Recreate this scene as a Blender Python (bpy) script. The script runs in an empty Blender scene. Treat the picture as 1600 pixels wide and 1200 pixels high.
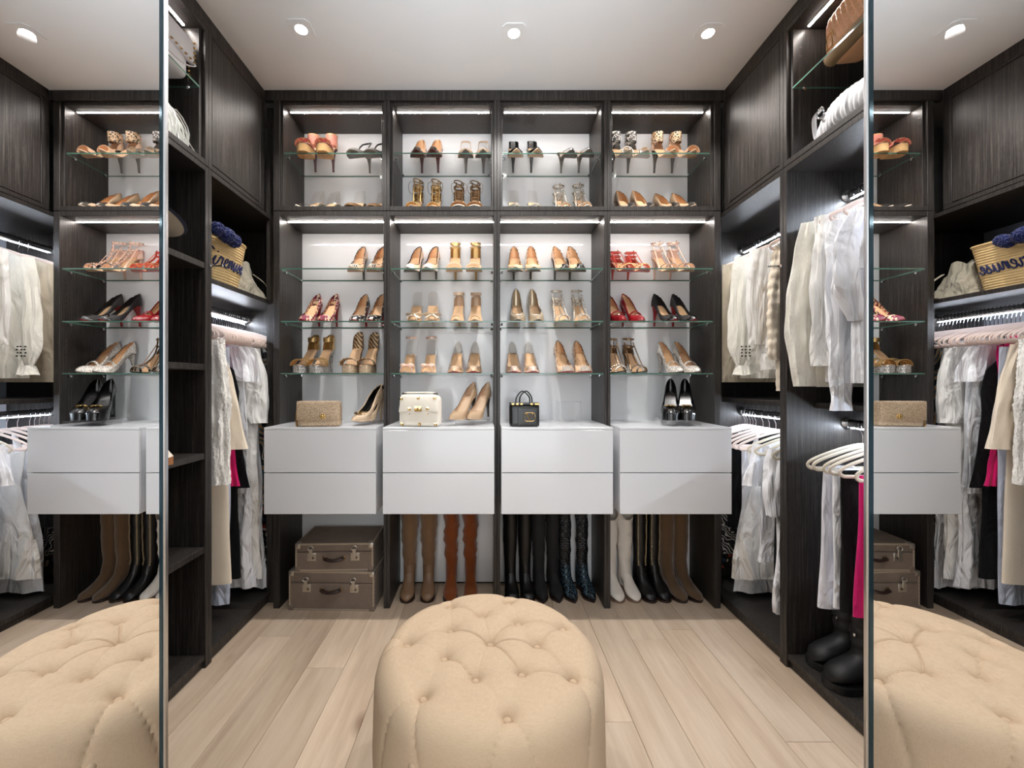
import bpy, bmesh, math, random
import numpy as np
from mathutils import Vector, Matrix
from math import sin, cos, pi, sqrt, exp, atan2

# ------------------------------------------------------------------ camera, world, light, exposure
sc = bpy.context.scene
COL = sc.collection
F = 640.0            # focal length in pixels of the 1600 px wide frame
CX, CY, CZ = 760.0, 598.0, 1.2
cam_d = bpy.data.cameras.new('camera'); cam = bpy.data.objects.new('camera', cam_d); COL.objects.link(cam)
cam_d.sensor_width = 36.0; cam_d.lens = F / 1600 * 36
cam_d.shift_x = (800 - CX) / 1600; cam_d.shift_y = -(600 - CY) / 1600
cam_d.clip_start = 0.02
cam.location = (0, 0, CZ); cam.rotation_euler = (pi / 2, 0, 0)
sc.camera = cam
w = bpy.data.worlds.new('daylight'); sc.world = w; w.use_nodes = True
w.node_tree.nodes['Background'].inputs[0].default_value = (0.93, 0.97, 1.0, 1)
w.node_tree.nodes['Background'].inputs[1].default_value = 2.3
sc.view_settings.view_transform = 'Standard'; sc.view_settings.look = 'None'
sc.view_settings.gamma = 1; sc.view_settings.use_curve_mapping = False
sc.view_settings.exposure = 0.71
DOWN_W = 28.0        # watts of a ceiling downlight
LED_WARM, LED_COOL = 52.0, 120.0   # emission of the shelf strips and of the lit rails
fl_ = bpy.data.lights.new('ceiling_fill', 'SPOT'); fl_.energy = 104.0; fl_.color = (0.80, 0.91, 1.0)   # added fill spot without a fixture, turned up to brighten the ceiling
fl_.spot_size = math.radians(70); fl_.spot_blend = 1.0; fl_.shadow_soft_size = 0.06
flo = bpy.data.objects.new('ceiling_fill', fl_); COL.objects.link(flo); flo.location = (0.05, -0.12, 1.50)
flo.rotation_euler = (Vector((0.05, 0.85, 2.75)) - Vector(flo.location)).to_track_quat('-Z', 'Y').to_euler()
sc.cycles.max_bounces = 10; sc.cycles.transparent_max_bounces = 24
sc.cycles.diffuse_bounces = 5; sc.cycles.glossy_bounces = 5; sc.cycles.transmission_bounces = 8
sc.cycles.sample_clamp_indirect = 6.0
sc.cycles.caustics_reflective = False; sc.cycles.caustics_refractive = False

def DL(x, y):  # lamp of one downlight
    l = bpy.data.lights.new('downlight_lamp', 'SPOT'); l.energy = DOWN_W; l.color = (1.0, 0.965, 0.93)
    l.spot_size = math.radians(122); l.spot_blend = 0.55; l.shadow_soft_size = 0.03
    o = bpy.data.objects.new('downlight_lamp', l); COL.objects.link(o); o.location = (x, y, 2.735)
    return o

# ------------------------------------------------------------------ materials
MATS = {}
def lin(c):
    return tuple(((v / 255) / 12.92 if v / 255 <= 0.04045 else ((v / 255 + 0.055) / 1.055) ** 2.4) for v in c)
class N:
    def __init__(s, name):
        s.m = bpy.data.materials.new(name); s.m.use_nodes = True; s.t = s.m.node_tree
        s.b = s.t.nodes['Principled BSDF']; s.out = s.t.nodes['Material Output']
    def n(s, typ, **k):
        nd = s.t.nodes.new(typ)
        for a, v in k.items():
            if a.startswith('i_'): nd.inputs[a[2:].replace('_', ' ')].default_value = v
            else: setattr(nd, a, v)
        return nd
    def l(s, a, b): s.t.links.new(a, b)
    def coords(s, scale=(1, 1, 1), rand=False):
        tc = s.n('ShaderNodeTexCoord'); mp = s.n('ShaderNodeMapping'); mp.inputs['Scale'].default_value = scale
        s.l(tc.outputs['Object'], mp.inputs['Vector'])
        if rand:
            oi = s.n('ShaderNodeObjectInfo'); mu = s.n('ShaderNodeMath', operation='MULTIPLY'); mu.inputs[1].default_value = 37.0
            s.l(oi.outputs['Random'], mu.inputs[0]); cb = s.n('ShaderNodeCombineXYZ')
            for i in range(3): s.l(mu.outputs[0], cb.inputs[i])
            s.l(cb.outputs[0], mp.inputs['Location'])
        return mp.outputs['Vector']
    def noise(s, vec, scale, detail=4, rough=0.6):
        nd = s.n('ShaderNodeTexNoise'); nd.inputs['Scale'].default_value = scale; nd.inputs['Detail'].default_value = detail
        nd.inputs['Roughness'].default_value = rough; s.l(vec, nd.inputs['Vector']); return nd.outputs['Fac']
    def ramp(s, fac, stops, const=False):
        r = s.n('ShaderNodeValToRGB'); cr = r.color_ramp
        if const: cr.interpolation = 'CONSTANT'
        while len(cr.elements) < len(stops): cr.elements.new(0.5)
        for e, (p, c) in zip(cr.elements, stops): e.position = p; e.color = (*c, 1)
        s.l(fac, r.inputs['Fac']); return r.outputs['Color']
    def bump(s, h, strength=0.2, dist=0.002):
        b = s.n('ShaderNodeBump'); b.inputs['Strength'].default_value = strength; b.inputs['Distance'].default_value = dist
        s.l(h, b.inputs['Height']); s.l(b.outputs[0], s.b.inputs['Normal'])

def M(name, rgb, rough=0.5, metal=0.0, spec=0.5, coat=0.0, bump=None, vary=0.0, sheen=0.0):
    if name in MATS: return MATS[name]
    a = N(name); c = lin(rgb)
    a.b.inputs['Base Color'].default_value = (*c, 1); a.b.inputs['Roughness'].default_value = rough
    a.b.inputs['Metallic'].default_value = metal; a.b.inputs['Specular IOR Level'].default_value = spec
    a.b.inputs['Coat Weight'].default_value = coat; a.b.inputs['Sheen Weight'].default_value = sheen
    v = a.coords()
    if vary:
        f = a.noise(v, 30, 3)
        a.l(a.ramp(f, [(0.3, tuple(x * (1 - vary) for x in c)), (0.7, tuple(min(1, x * (1 + vary)) for x in c))]), a.b.inputs['Base Color'])
    if bump: a.bump(a.noise(v, bump[0], 3), bump[1], 0.002)
    MATS[name] = a.m; return a.m

def fabric(name, rgb, scale=350, strength=0.3, vary=0.05, sheen=0.2, crease=0.0):
    if name in MATS: return MATS[name]
    a = N(name); c = lin(rgb); v = a.coords()
    a.b.inputs['Roughness'].default_value = 0.9; a.b.inputs['Specular IOR Level'].default_value = 0.15
    a.b.inputs['Sheen Weight'].default_value = sheen
    f = a.noise(v, 14, 4)
    a.l(a.ramp(f, [(0.25, tuple(x * (1 - vary) for x in c)), (0.75, tuple(min(1, x * (1 + vary)) for x in c))]), a.b.inputs['Base Color'])
    n1 = a.noise(v, scale, 2); n2 = a.noise(v, 22, 3)
    mx = a.n('ShaderNodeMath', operation='MULTIPLY_ADD'); mx.inputs[1].default_value = 0.3 + crease
    a.l(n2, mx.inputs[0]); a.l(n1, mx.inputs[2]); a.bump(mx.outputs[0], strength, 0.004)
    if crease:
        b1 = a.b.inputs['Normal'].links[0].from_node; b2 = a.n('ShaderNodeBump'); b2.inputs['Strength'].default_value = min(1.0, 0.8 * crease); b2.inputs['Distance'].default_value = 0.05
        dn = a.n('ShaderNodeTexNoise'); dn.inputs['Scale'].default_value = 11; dn.inputs['Detail'].default_value = 2.5; dn.inputs['Distortion'].default_value = 1.6; a.l(a.coords((1, 1, 0.42)), dn.inputs['Vector'])
        a.l(dn.outputs['Fac'], b2.inputs['Height']); a.l(b2.outputs[0], b1.inputs['Normal'])
    MATS[name] = a.m; return a.m

def wenge():
    a = N('dark_wenge_veneer'); v = a.coords((1, 1, 0.02)); v2 = a.coords((1, 1, 0.05))
    f = a.noise(v, 170, 5, 0.7); g = a.noise(v2, 600, 3, 0.7)
    mx = a.n('ShaderNodeMath', operation='MULTIPLY_ADD'); mx.inputs[1].default_value = 0.45
    a.l(g, mx.inputs[0]); a.l(f, mx.inputs[2])
    a.l(a.ramp(mx.outputs[0], [(0.55, (0.0085, 0.0075, 0.0070)), (0.73, (0.026, 0.0224, 0.0202)), (0.92, (0.076, 0.065, 0.058))]), a.b.inputs['Base Color'])
    a.b.inputs['Roughness'].default_value = 0.42; a.b.inputs['Specular IOR Level'].default_value = 0.42
    a.bump(mx.outputs[0], 0.12, 0.001); return a.m
def oak():
    a = N('pale_oak'); v = a.coords((1, 0.09, 1), True); v2 = a.coords((1, 0.25, 1), True)
    f = a.noise(v, 26, 6, 0.62); g = a.noise(v2, 5.5, 3, 0.5); h = a.noise(v, 210, 2, 0.7)
    c1 = a.ramp(f, [(0.25, lin((190, 164, 138))), (0.52, lin((208, 185, 159))), (0.80, lin((220, 199, 175)))])
    c2 = a.ramp(g, [(0.22, lin((190, 174, 158))), (0.42, lin((240, 232, 222))), (0.7, (1, 1, 1))])
    mx = a.n('ShaderNodeMix', data_type='RGBA', blend_type='MULTIPLY'); mx.inputs[0].default_value = 0.55
    a.l(c1, mx.inputs[6]); a.l(c2, mx.inputs[7])
    oi = a.n('ShaderNodeObjectInfo'); hs = a.n('ShaderNodeHueSaturation')
    mr = a.n('ShaderNodeMapRange'); mr.inputs[3].default_value = 0.86; mr.inputs[4].default_value = 1.08
    a.l(oi.outputs['Random'], mr.inputs[0]); a.l(mr.outputs[0], hs.inputs['Value']); hs.inputs['Saturation'].default_value = 0.88
    a.l(mx.outputs[2], hs.inputs['Color'])
    vo = a.n('ShaderNodeTexVoronoi'); vo.inputs['Scale'].default_value = 2.6; a.l(a.coords((1, 0.55, 1), True), vo.inputs['Vector'])
    kn = a.ramp(vo.outputs['Distance'], [(0.0, lin((92, 78, 70))), (0.035, lin((150, 128, 112))), (0.10, (1, 1, 1))])
    m3 = a.n('ShaderNodeMix', data_type='RGBA', blend_type='MULTIPLY'); m3.inputs[0].default_value = 0.6
    a.l(hs.outputs[0], m3.inputs[6]); a.l(kn, m3.inputs[7]); a.l(m3.outputs[2], a.b.inputs['Base Color'])
    a.b.inputs['Roughness'].default_value = 0.5; a.b.inputs['Specular IOR Level'].default_value = 0.35
    a.bump(h, 0.12, 0.001); return a.m
def linen():
    a = N('cream_linen'); v = a.coords()
    wv = a.n('ShaderNodeTexNoise'); wv.inputs['Scale'].default_value = 620; a.l(a.coords((1, 1, 0.12)), wv.inputs['Vector'])
    w2 = a.n('ShaderNodeTexNoise'); w2.inputs['Scale'].default_value = 620; a.l(a.coords((0.12, 0.12, 1)), w2.inputs['Vector'])
    w3 = a.n('ShaderNodeTexNoise'); w3.inputs['Scale'].default_value = 620; a.l(a.coords((1, 0.1, 1)), w3.inputs['Vector'])
    ad = a.n('ShaderNodeMath', operation='ADD'); a.l(wv.outputs['Fac'], ad.inputs[0]); a.l(w2.outputs['Fac'], ad.inputs[1])
    a2 = a.n('ShaderNodeMath', operation='ADD'); a.l(ad.outputs[0], a2.inputs[0]); a.l(w3.outputs['Fac'], a2.inputs[1])
    sc_ = a.n('ShaderNodeMath', operation='MULTIPLY'); sc_.inputs[1].default_value = 0.333; a.l(a2.outputs[0], sc_.inputs[0])
    a.l(a.ramp(sc_.outputs[0], [(0.30, lin((186, 162, 136))), (0.70, lin((204, 181, 154)))]), a.b.inputs['Base Color'])
    a.b.inputs['Roughness'].default_value = 0.92; a.b.inputs['Specular IOR Level'].default_value = 0.1
    a.bump(sc_.outputs[0], 0.2, 0.001); return a.m
def glass(name, tint, edge=False, refl=1.0):
    a = N(name); a.t.nodes.remove(a.b)
    tr = a.n('ShaderNodeBsdfTransparent'); tr.inputs[0].default_value = (*tint, 1)
    gl = a.n('ShaderNodeBsdfGlossy'); gl.inputs['Roughness'].default_value = 0.02; gl.inputs[0].default_value = (1, 1, 1, 1)
    fr = a.n('ShaderNodeFresnel'); fr.inputs[0].default_value = 1.45
    mu = a.n('ShaderNodeMath', operation='MULTIPLY'); mu.inputs[1].default_value = refl; ge = a.n('ShaderNodeNewGeometry'); m2 = a.n('ShaderNodeMath', operation='MULTIPLY_ADD'); m2.inputs[1].default_value = -1.0; m2.inputs[2].default_value = 1.0
    a.l(ge.outputs['Backfacing'], m2.inputs[0]); m3 = a.n('ShaderNodeMath', operation='MULTIPLY'); a.l(fr.outputs[0], m3.inputs[0]); a.l(m2.outputs[0], m3.inputs[1]); a.l(m3.outputs[0], mu.inputs[0])
    mx = a.n('ShaderNodeMixShader'); a.l(mu.outputs[0], mx.inputs[0]); a.l(tr.outputs[0], mx.inputs[1]); a.l(gl.outputs[0], mx.inputs[2])
    a.l(mx.outputs[0], a.out.inputs[0]); return a.m
def emit(name, rgb, s):
    a = N(name); a.b.inputs['Base Color'].default_value = (*rgb, 1); a.b.inputs['Emission Color'].default_value = (*rgb, 1)
    a.b.inputs['Emission Strength'].default_value = s; return a.m
def cells(name, stops, scale, rough=0.4, metal=0.0, feature='F1', const=True, warp=0.0, stretch=(1, 1, 1), out='Color'):
    """flat print or glitter: random coloured cells"""
    if name in MATS: return MATS[name]
    a = N(name); v = a.coords(stretch)
    vo = a.n('ShaderNodeTexVoronoi'); vo.inputs['Scale'].default_value = scale; a.l(v, vo.inputs['Vector'])
    if out == 'Color':
        sp = a.n('ShaderNodeSeparateColor'); a.l(vo.outputs['Color'], sp.inputs[0]); f = sp.outputs[0]
    else: f = vo.outputs['Distance']
    a.l(a.ramp(f, [(p, lin(c)) for p, c in stops], const), a.b.inputs['Base Color'])
    a.b.inputs['Roughness'].default_value = rough; a.b.inputs['Metallic'].default_value = metal
    if metal > 0: a.bump(f, 0.5, 0.002)
    MATS[name] = a.m; return a.m
def stripes(name, stops, scale, axis='X', dist=3.0, rough=0.5):
    if name in MATS: return MATS[name]
    a = N(name); wv = a.n('ShaderNodeTexWave', bands_direction=axis); wv.inputs['Scale'].default_value = scale
    wv.inputs['Distortion'].default_value = dist; wv.inputs['Detail'].default_value = 1; a.l(a.coords(), wv.inputs['Vector'])
    a.l(a.ramp(wv.outputs['Fac'], [(p, lin(c)) for p, c in stops], True), a.b.inputs['Base Color'])
    a.b.inputs['Roughness'].default_value = rough; MATS[name] = a.m; return a.m

WOOD = wenge(); OAK = oak(); LINEN = linen()
WHITE_GLOSS = M('white_lacquer', (230, 231, 234), 0.16, spec=0.5)
BACK_GLOSS = M('white_back_panel', (238, 239, 241), 0.07, spec=0.5)
CEIL = M('white_ceiling_paint', (244, 245, 246), 0.9, spec=0.1)
WALLP = M('white_wall_paint', (228, 227, 224), 0.9, spec=0.1)
GLASS = glass('clear_shelf_glass', (0.985, 0.993, 0.989)); ACRYL = glass('clear_acrylic', (0.955, 0.958, 0.962), refl=1.4)
GEDGE = M('green_glass_edge', (78, 112, 99), 0.1, spec=0.8)
PVC = glass('clear_vinyl', (0.90, 0.885, 0.865), refl=2.2)
CHROME = M('polished_chrome', (215, 217, 220), 0.12, 1.0); ALU = M('satin_aluminium', (196, 197, 200), 0.28, 1.0)
TEAL = M('dark_teal_glass_edge', (52, 78, 90), 0.08, 0.6)
GOLD = M('brushed_gold', (206, 172, 112), 0.27, 1.0); BRASS = M('aged_brass', (150, 124, 92), 0.35, 1.0)
STEEL = M('aged_nickel', (190, 182, 170), 0.36, 0.85)
mir = N('silver_mirror'); mir.b.inputs['Base Color'].default_value = (0.94, 0.945, 0.95, 1); mir.b.inputs['Metallic'].default_value = 1
mir.b.inputs['Roughness'].default_value = 0.0; MIRROR = mir.m
LEDW = emit('warm_led', (1.0, 0.915, 0.855), LED_WARM); LEDC = emit('cool_led', (0.80, 0.88, 1.0), LED_COOL)
LAMP = emit('downlight_glow', (1.0, 0.95, 0.86), 40.0)
HOLE = M('dark_bore_hole', (8, 8, 8), 0.8)

# ------------------------------------------------------------------ mesh helpers
class MB:
    def __init__(s): s.v = []; s.f = []; s.m = []; s.mi = 0
    def add(s, vs, fs):
        o = len(s.v); s.v += [tuple(p) for p in vs]; s.f += [tuple(i + o for i in f) for f in fs]; s.m += [s.mi] * len(fs); return s
    def box(s, x0, x1, y0, y1, z0, z1, b=0.0):
        if b <= 0:
            vs = [(x, y, z) for x in (x0, x1) for y in (y0, y1) for z in (z0, z1)]
            return s.add(vs, [(0, 1, 3, 2), (4, 6, 7, 5), (0, 4, 5, 1), (2, 3, 7, 6), (0, 2, 6, 4), (1, 5, 7, 3)])
        bm = bmesh.new(); bmesh.ops.create_cube(bm, size=1.0)
        for v in bm.verts: v.co = Vector(((x0 + x1) / 2 + v.co.x * (x1 - x0), (y0 + y1) / 2 + v.co.y * (y1 - y0), (z0 + z1) / 2 + v.co.z * (z1 - z0)))
        bmesh.ops.bevel(bm, geom=bm.edges[:], offset=b, segments=2 if b > 0.004 else 1, affect='EDGES', profile=0.5)
        bm.verts.ensure_lookup_table()
        s.add([v.co[:] for v in bm.verts], [[v.index for v in f.verts] for f in bm.faces]); bm.free(); return s
    def loft(s, rings, closed=True, cap0=False, cap1=False, loop=False):
        n = len(rings[0]); o = len(s.v); fs = []
        R = len(rings)
        for i in range(R if loop else R - 1):
            i2 = (i + 1) % R
            for j in range(n if closed else n - 1):
                k = (j + 1) % n
                fs.append((i * n + j, i * n + k, i2 * n + k, i2 * n + j))
        if cap0: fs.append(tuple(range(n))[::-1])
        if cap1: fs.append(tuple((R - 1) * n + j for j in range(n)))
        return s.add([p for r in rings for p in r], fs)
    def tube(s, path, r, n=8, cap=True, flat=1.0, loop=False, up=(0, 0, 1)):
        """sweep; r number or list; flat = second semi-axis / first; the first semi-axis lies along up x tangent"""
        P = [Vector(p) for p in path]; R = []
        for i, p in enumerate(P):
            if loop: t = P[(i + 1) % len(P)] - P[i - 1]
            else: t = P[min(i + 1, len(P) - 1)] - P[max(i - 1, 0)]
            t.normalize(); u = Vector(up)
            if abs(t.dot(u)) > 0.97: u = Vector((1, 0, 0)) if abs(t.x) < 0.9 else Vector((0, 1, 0))
            a = t.cross(u).normalized(); b = a.cross(t).normalized()
            ri = r[i] if isinstance(r, (list, tuple)) else r
            R.append([p + a * (ri * cos(2 * pi * k / n)) + b * (ri * flat * sin(2 * pi * k / n)) for k in range(n)])
        if not loop:
            for i in range(1, len(R)):   # keep the frames from twisting
                best = min(range(n), key=lambda q: sum((R[i][(k + q) % n] - P[i] - (R[i - 1][k] - P[i - 1])).length for k in range(0, n, 2)))
                R[i] = R[i][best:] + R[i][:best]
        return s.loft(R, True, cap and not loop, cap and not loop, loop)
    def ball(s, c, r, nu=10, nv=7, rough=0.0, rnd=None):
        rx, ry, rz = r if isinstance(r, (tuple, list)) else (r, r, r); rings = []
        for i in range(nv + 1):
            th = pi * (0.02 + 0.96 * i / nv); ring = []
            for j in range(nu):
                q = 1 + (rnd.uniform(-rough, rough) if rnd else 0)
                ring.append((c[0] + rx * q * sin(th) * cos(2 * pi * j / nu), c[1] + ry * q * sin(th) * sin(2 * pi * j / nu), c[2] + rz * q * cos(th)))
            rings.append(ring)
        return s.loft(rings, True, True, True)
    def disc(s, c, r, h, axis='Z', n=14):
        q = {'Z': lambda a, b, t: (a, b, t), 'Y': lambda a, b, t: (a, t, b), 'X': lambda a, b, t: (t, a, b)}[axis]
        rings = []
        for rr, t in ((r, 0), (r, h * 0.7), (r * 0.8, h)):
            rings.append([tuple(Vector(c) + Vector(q(rr * cos(2 * pi * k / n), rr * sin(2 * pi * k / n), t))) for k in range(n)])
        return s.loft(rings, True, True, True)
    def shift(s, d):
        s.v = [(p[0] + d[0], p[1] + d[1], p[2] + d[2]) for p in s.v]; return s

def obj(name, mb, mat, parent=None, smooth=True, world=None):
    """one mesh object; world = base of the parent when mb holds world coordinates"""
    if world is not None: mb.shift((-world[0], -world[1], -world[2]))
    me = bpy.data.meshes.new(name); me.from_pydata(mb.v, [], mb.f)
    mats = mat if isinstance(mat, (list, tuple)) else [mat]
    for q in mats: me.materials.append(q)
    if len(mats) > 1: me.polygons.foreach_set('material_index', mb.m)
    bm = bmesh.new(); bm.from_mesh(me); bmesh.ops.recalc_face_normals(bm, faces=bm.faces[:]); bm.to_mesh(me); bm.free()
    if smooth:
        me.polygons.foreach_set('use_smooth', [True] * len(me.polygons))
        try: me.set_sharp_from_angle(angle=math.radians(38))
        except Exception: pass
    me.update(); o = bpy.data.objects.new(name, me); COL.objects.link(o)
    if parent: o.parent = parent
    return o
def tag(o, label=None, cat=None, group=None, kind=None):
    if label: o['label'] = label
    if cat: o['category'] = cat
    if group: o['group'] = group
    if kind: o['kind'] = kind
    return o
def thing(name, label, cat, loc=(0, 0, 0), rz=0.0, group=None):
    o = bpy.data.objects.new(name, None); COL.objects.link(o); o.location = loc; o.rotation_euler = (0, 0, rz)
    o.empty_display_size = 0.05
    return tag(o, label, cat, group)
def children(o):
    return [c for c in bpy.data.objects if c.parent is o]
def copy_tree(o, loc, rz, label, group=None, kids=None):
    r = o.copy(); COL.objects.link(r); r.location = loc; r.rotation_euler = (0, 0, rz); r['label'] = label
    if group: r['group'] = group
    for c, sub in kids:
        d = c.copy(); COL.objects.link(d); d.parent = r
        for g in sub:
            e = g.copy(); COL.objects.link(e); e.parent = d
    return r
def struct(name, mb, mat, parent=None, smooth=False):
    o = obj(name, mb, mat, parent, smooth)
    if parent is None: o['kind'] = 'structure'
    return o
def P(px, py, Y): return ((px - CX) * Y / F, Y, CZ + (CY - py) * Y / F)
def lerp(a, b, t): return a + (b - a) * t
def interp(t, pts):
    if t <= pts[0][0]: return pts[0][1]
    for (a, u), (b, v) in zip(pts, pts[1:]):
        if t <= b:
            q = (t - a) / (b - a); q = q * q * (3 - 2 * q); return u + (v - u) * q
    return pts[-1][1]
def spline(pts, k=6, loop=False):
    V = [Vector(p) for p in pts]; n = len(V); out = []
    for i in range(n if loop else n - 1):
        if loop: a, b, c, d = V[i - 1], V[i], V[(i + 1) % n], V[(i + 2) % n]
        else: a, b, c, d = V[max(i - 1, 0)], V[i], V[i + 1], V[min(i + 2, n - 1)]
        for q in range(k):
            t = q / k
            out.append(0.5 * ((2 * b) + (c - a) * t + (2 * a - 5 * b + 4 * c - d) * t * t + (3 * b - a - 3 * c + d) * t ** 3))
    if not loop: out.append(V[-1])
    return out

# ------------------------------------------------------------------ the room
YP, YB = 2.176, 2.457          # front and back of the shoe wall
ZC = 2.754                     # ceiling
XL, XLB = -1.18, -1.72         # front and back planes of the left side
XR, XRB = 1.265, 1.805
YF = 0.03                      # inner face of the entrance wall
XD1, XD2 = -0.528, 0.6225      # mirror planes of the two doors

fl = struct('floor', MB().box(-1.9, 2.0, -2.2, 2.62, -0.06, -0.016), M('dark_subfloor', (70, 58, 46), 0.9))
rnd = random.Random(5)
PW = 0.16
fixed = {round(-0.76, 2): 1.723, round(-1.08, 2): 1.937, round(1.0, 2): 1.369, round(0.36, 2): 1.449}
for k in range(-4, 14):
    x0 = -0.76 + PW * k
    key = round(x0, 2); ends = [-2.2]
    if key in fixed:
        e = fixed[key]; lo = []
        q = e
        while q > -2.0: lo.append(q); q -= rnd.uniform(1.3, 1.9)
        ends += sorted(lo)
    else:
        q = -2.2 + rnd.uniform(0.5, 1.5)
        while q < 2.3: ends.append(q); q += rnd.uniform(1.3, 1.9)
    ends.append(2.455)
    for a, b in zip(ends, ends[1:]):
        if b - a < 0.05: continue
        mb = MB().box(-PW / 2 + 0.0006, PW / 2 - 0.0006, -(b - a) / 2 + 0.0006, (b - a) / 2 - 0.0006, -0.016, 0.0, 0.0012)
        o = obj('plank', mb, OAK, fl, smooth=False); o.location = (x0 + PW / 2, (a + b) / 2, 0)
struct('ceiling', MB().box(-1.9, 2.0, -2.2, 2.62, ZC, ZC + 0.1), CEIL)
struct('wall_back', MB().box(-1.9, 2.0, 2.50, 2.62, -0.05, ZC), WALLP)
struct('wall_left', MB().box(-1.9, -1.76, -0.1, 2.50, -0.05, ZC), WALLP)
struct('wall_right', MB().box(1.84, 2.0, -0.1, 2.50, -0.05, ZC), WALLP)
struct('wall_entry_left', MB().box(-1.76, -0.60, -0.1, YF, 0, ZC), WALLP)
struct('wall_entry_right', MB().box(0.695, 1.84, -0.1, YF, 0, ZC), WALLP)
struct('wall_hall_left', MB().box(-1.02, -0.9, -2.2, -0.1, 0, ZC), WALLP)
struct('wall_hall_right', MB().box(1.0, 1.12, -2.2, -0.1, 0, ZC), WALLP)

# the two mirrored doors, opened inwards against the side closets
for nm, X, s, ends, lab in (('door_1', XD1, -1, (0.661, 0.669, 0.6785), 'mirrored door folded open on the left of the entrance, aluminium edged'),
                        ('door_2', XD2, 1, (0.6585, 0.667, 0.675), 'mirrored door folded open on the right of the entrance, aluminium edged')):
    a, b, c = ends
    def bx(x0, x1, y0, y1, z0, z1, bv=0): return MB().box(min(X + s * x0, X + s * x1), max(X + s * x0, X + s * x1), y0, y1, z0, z1, bv)
    d = struct(nm, bx(0.006, 0.04, 0.05, b, 0.012, 2.735), M('dark_door_core', (40, 40, 42), 0.5)); d['label'] = lab
    obj('mirror_panel', bx(0.0, 0.006, 0.05, a, 0.012, 2.735), MIRROR, d, smooth=False)
    obj('glass_edge', bx(0.0005, 0.006, a, b, 0.012, 2.735), TEAL, d, smooth=False)
    obj('edge_profile', bx(-0.0025, 0.043, b, c, 0.010, 2.737, 0.002), ALU, d)

# ------------------------------------------------------------------ cabinetry
def panel(name, par, base, x0, x1, y0, y1, z0, z1, mat=WOOD, b=0.0012, lab=None):
    o = obj(name, MB().box(x0, x1, y0, y1, z0, z1, b), mat, par, smooth=False, world=base)
    if lab: o['label'] = lab
    return o
def glass_shelf(par, base, x0, x1, y0, y1, z, front):
    """8 mm pane with green edges on four metal pins; front: 'Y' open towards -Y, 'L' / 'R' a side unit"""
    mb = MB(); vs = [(x, y, q) for x in (x0, x1) for y in (y0, y1) for q in (z - 0.0035, z + 0.0035)]
    mb.add(vs, [(0, 2, 6, 4), (1, 5, 7, 3)]); mb.mi = 1
    mb.add(vs, [(0, 1, 3, 2), (4, 6, 7, 5), (0, 4, 5, 1), (2, 3, 7, 6)])
    g = obj('glass_shelf', mb, [GLASS, GEDGE], par, smooth=False, world=base)
    sx, sy = (x1 - x0), (y1 - y0)
    if front == 'Y': pts = [(x0, y0 + 0.035, 'X', 1), (x0, y1 - 0.03, 'X', 1), (x1, y0 + 0.035, 'X', -1), (x1, y1 - 0.03, 'X', -1)]
    elif front == 'L': pts = [(x1 - 0.04, y1, 'Y', -1), (x0 + 0.05, y1, 'Y', -1), (x1 - 0.04, y0, 'Y', 1), (x0 + 0.05, y0, 'Y', 1)]
    else: pts = [(x0 + 0.04, y1, 'Y', -1), (x1 - 0.05, y1, 'Y', -1), (x0 + 0.04, y0, 'Y', 1), (x1 - 0.05, y0, 'Y', 1)]
    for (px, py, ax, sg) in pts:
        d = Vector((sg, 0, 0)) if ax == 'X' else Vector((0, sg, 0))
        c = Vector((px, py, z - 0.013))
        pm = MB().tube([c - d * 0.002, c + d * 0.006, c + d * 0.014], [0.0042, 0.0042, 0.0062], 8)
        pm.tube([c + d * 0.010, c + d * 0.010 + Vector((0, 0, 0.0075))], 0.005, 8)
        obj('shelf_pin', pm, CHROME, g, world=base)
    return g
def led(par, base, x0, x1, y0, y1, z, lab, mat=LEDW):
    o = obj('light_strip', MB().box(x0, x1, y0, y1, z - 0.0035, z), mat, par, smooth=False, world=base); o['label'] = lab
    ln = MB()
    if x1 - x0 > y1 - y0: ln.box(x0 - 0.004, x1 + 0.004, y0 - 0.004, y0, z - 0.0015, z); ln.box(x0 - 0.004, x1 + 0.004, y1, y1 + 0.004, z - 0.0015, z)
    else: ln.box(x0 - 0.004, x0, y0, y1, z - 0.0015, z); ln.box(x1, x1 + 0.004, y0, y1, z - 0.0015, z)
    obj('channel', ln, ALU, o, smooth=False, world=base)
def holes(par, base, pts, axis, sg):
    mb = MB()
    for p in pts: mb.disc(p, 0.0028, 0.0006 * sg, axis, 8)
    h = obj('bore_holes', mb, HOLE, par, smooth=False, world=base); h['kind'] = 'stuff'
def caps(par, base, pts, axis, sg):
    for p in pts: obj('screw_cap', MB().disc(p, 0.006, 0.0012 * sg, axis, 12), M('brown_screw_cap', (52, 40, 34), 0.4), par, world=base)

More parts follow.
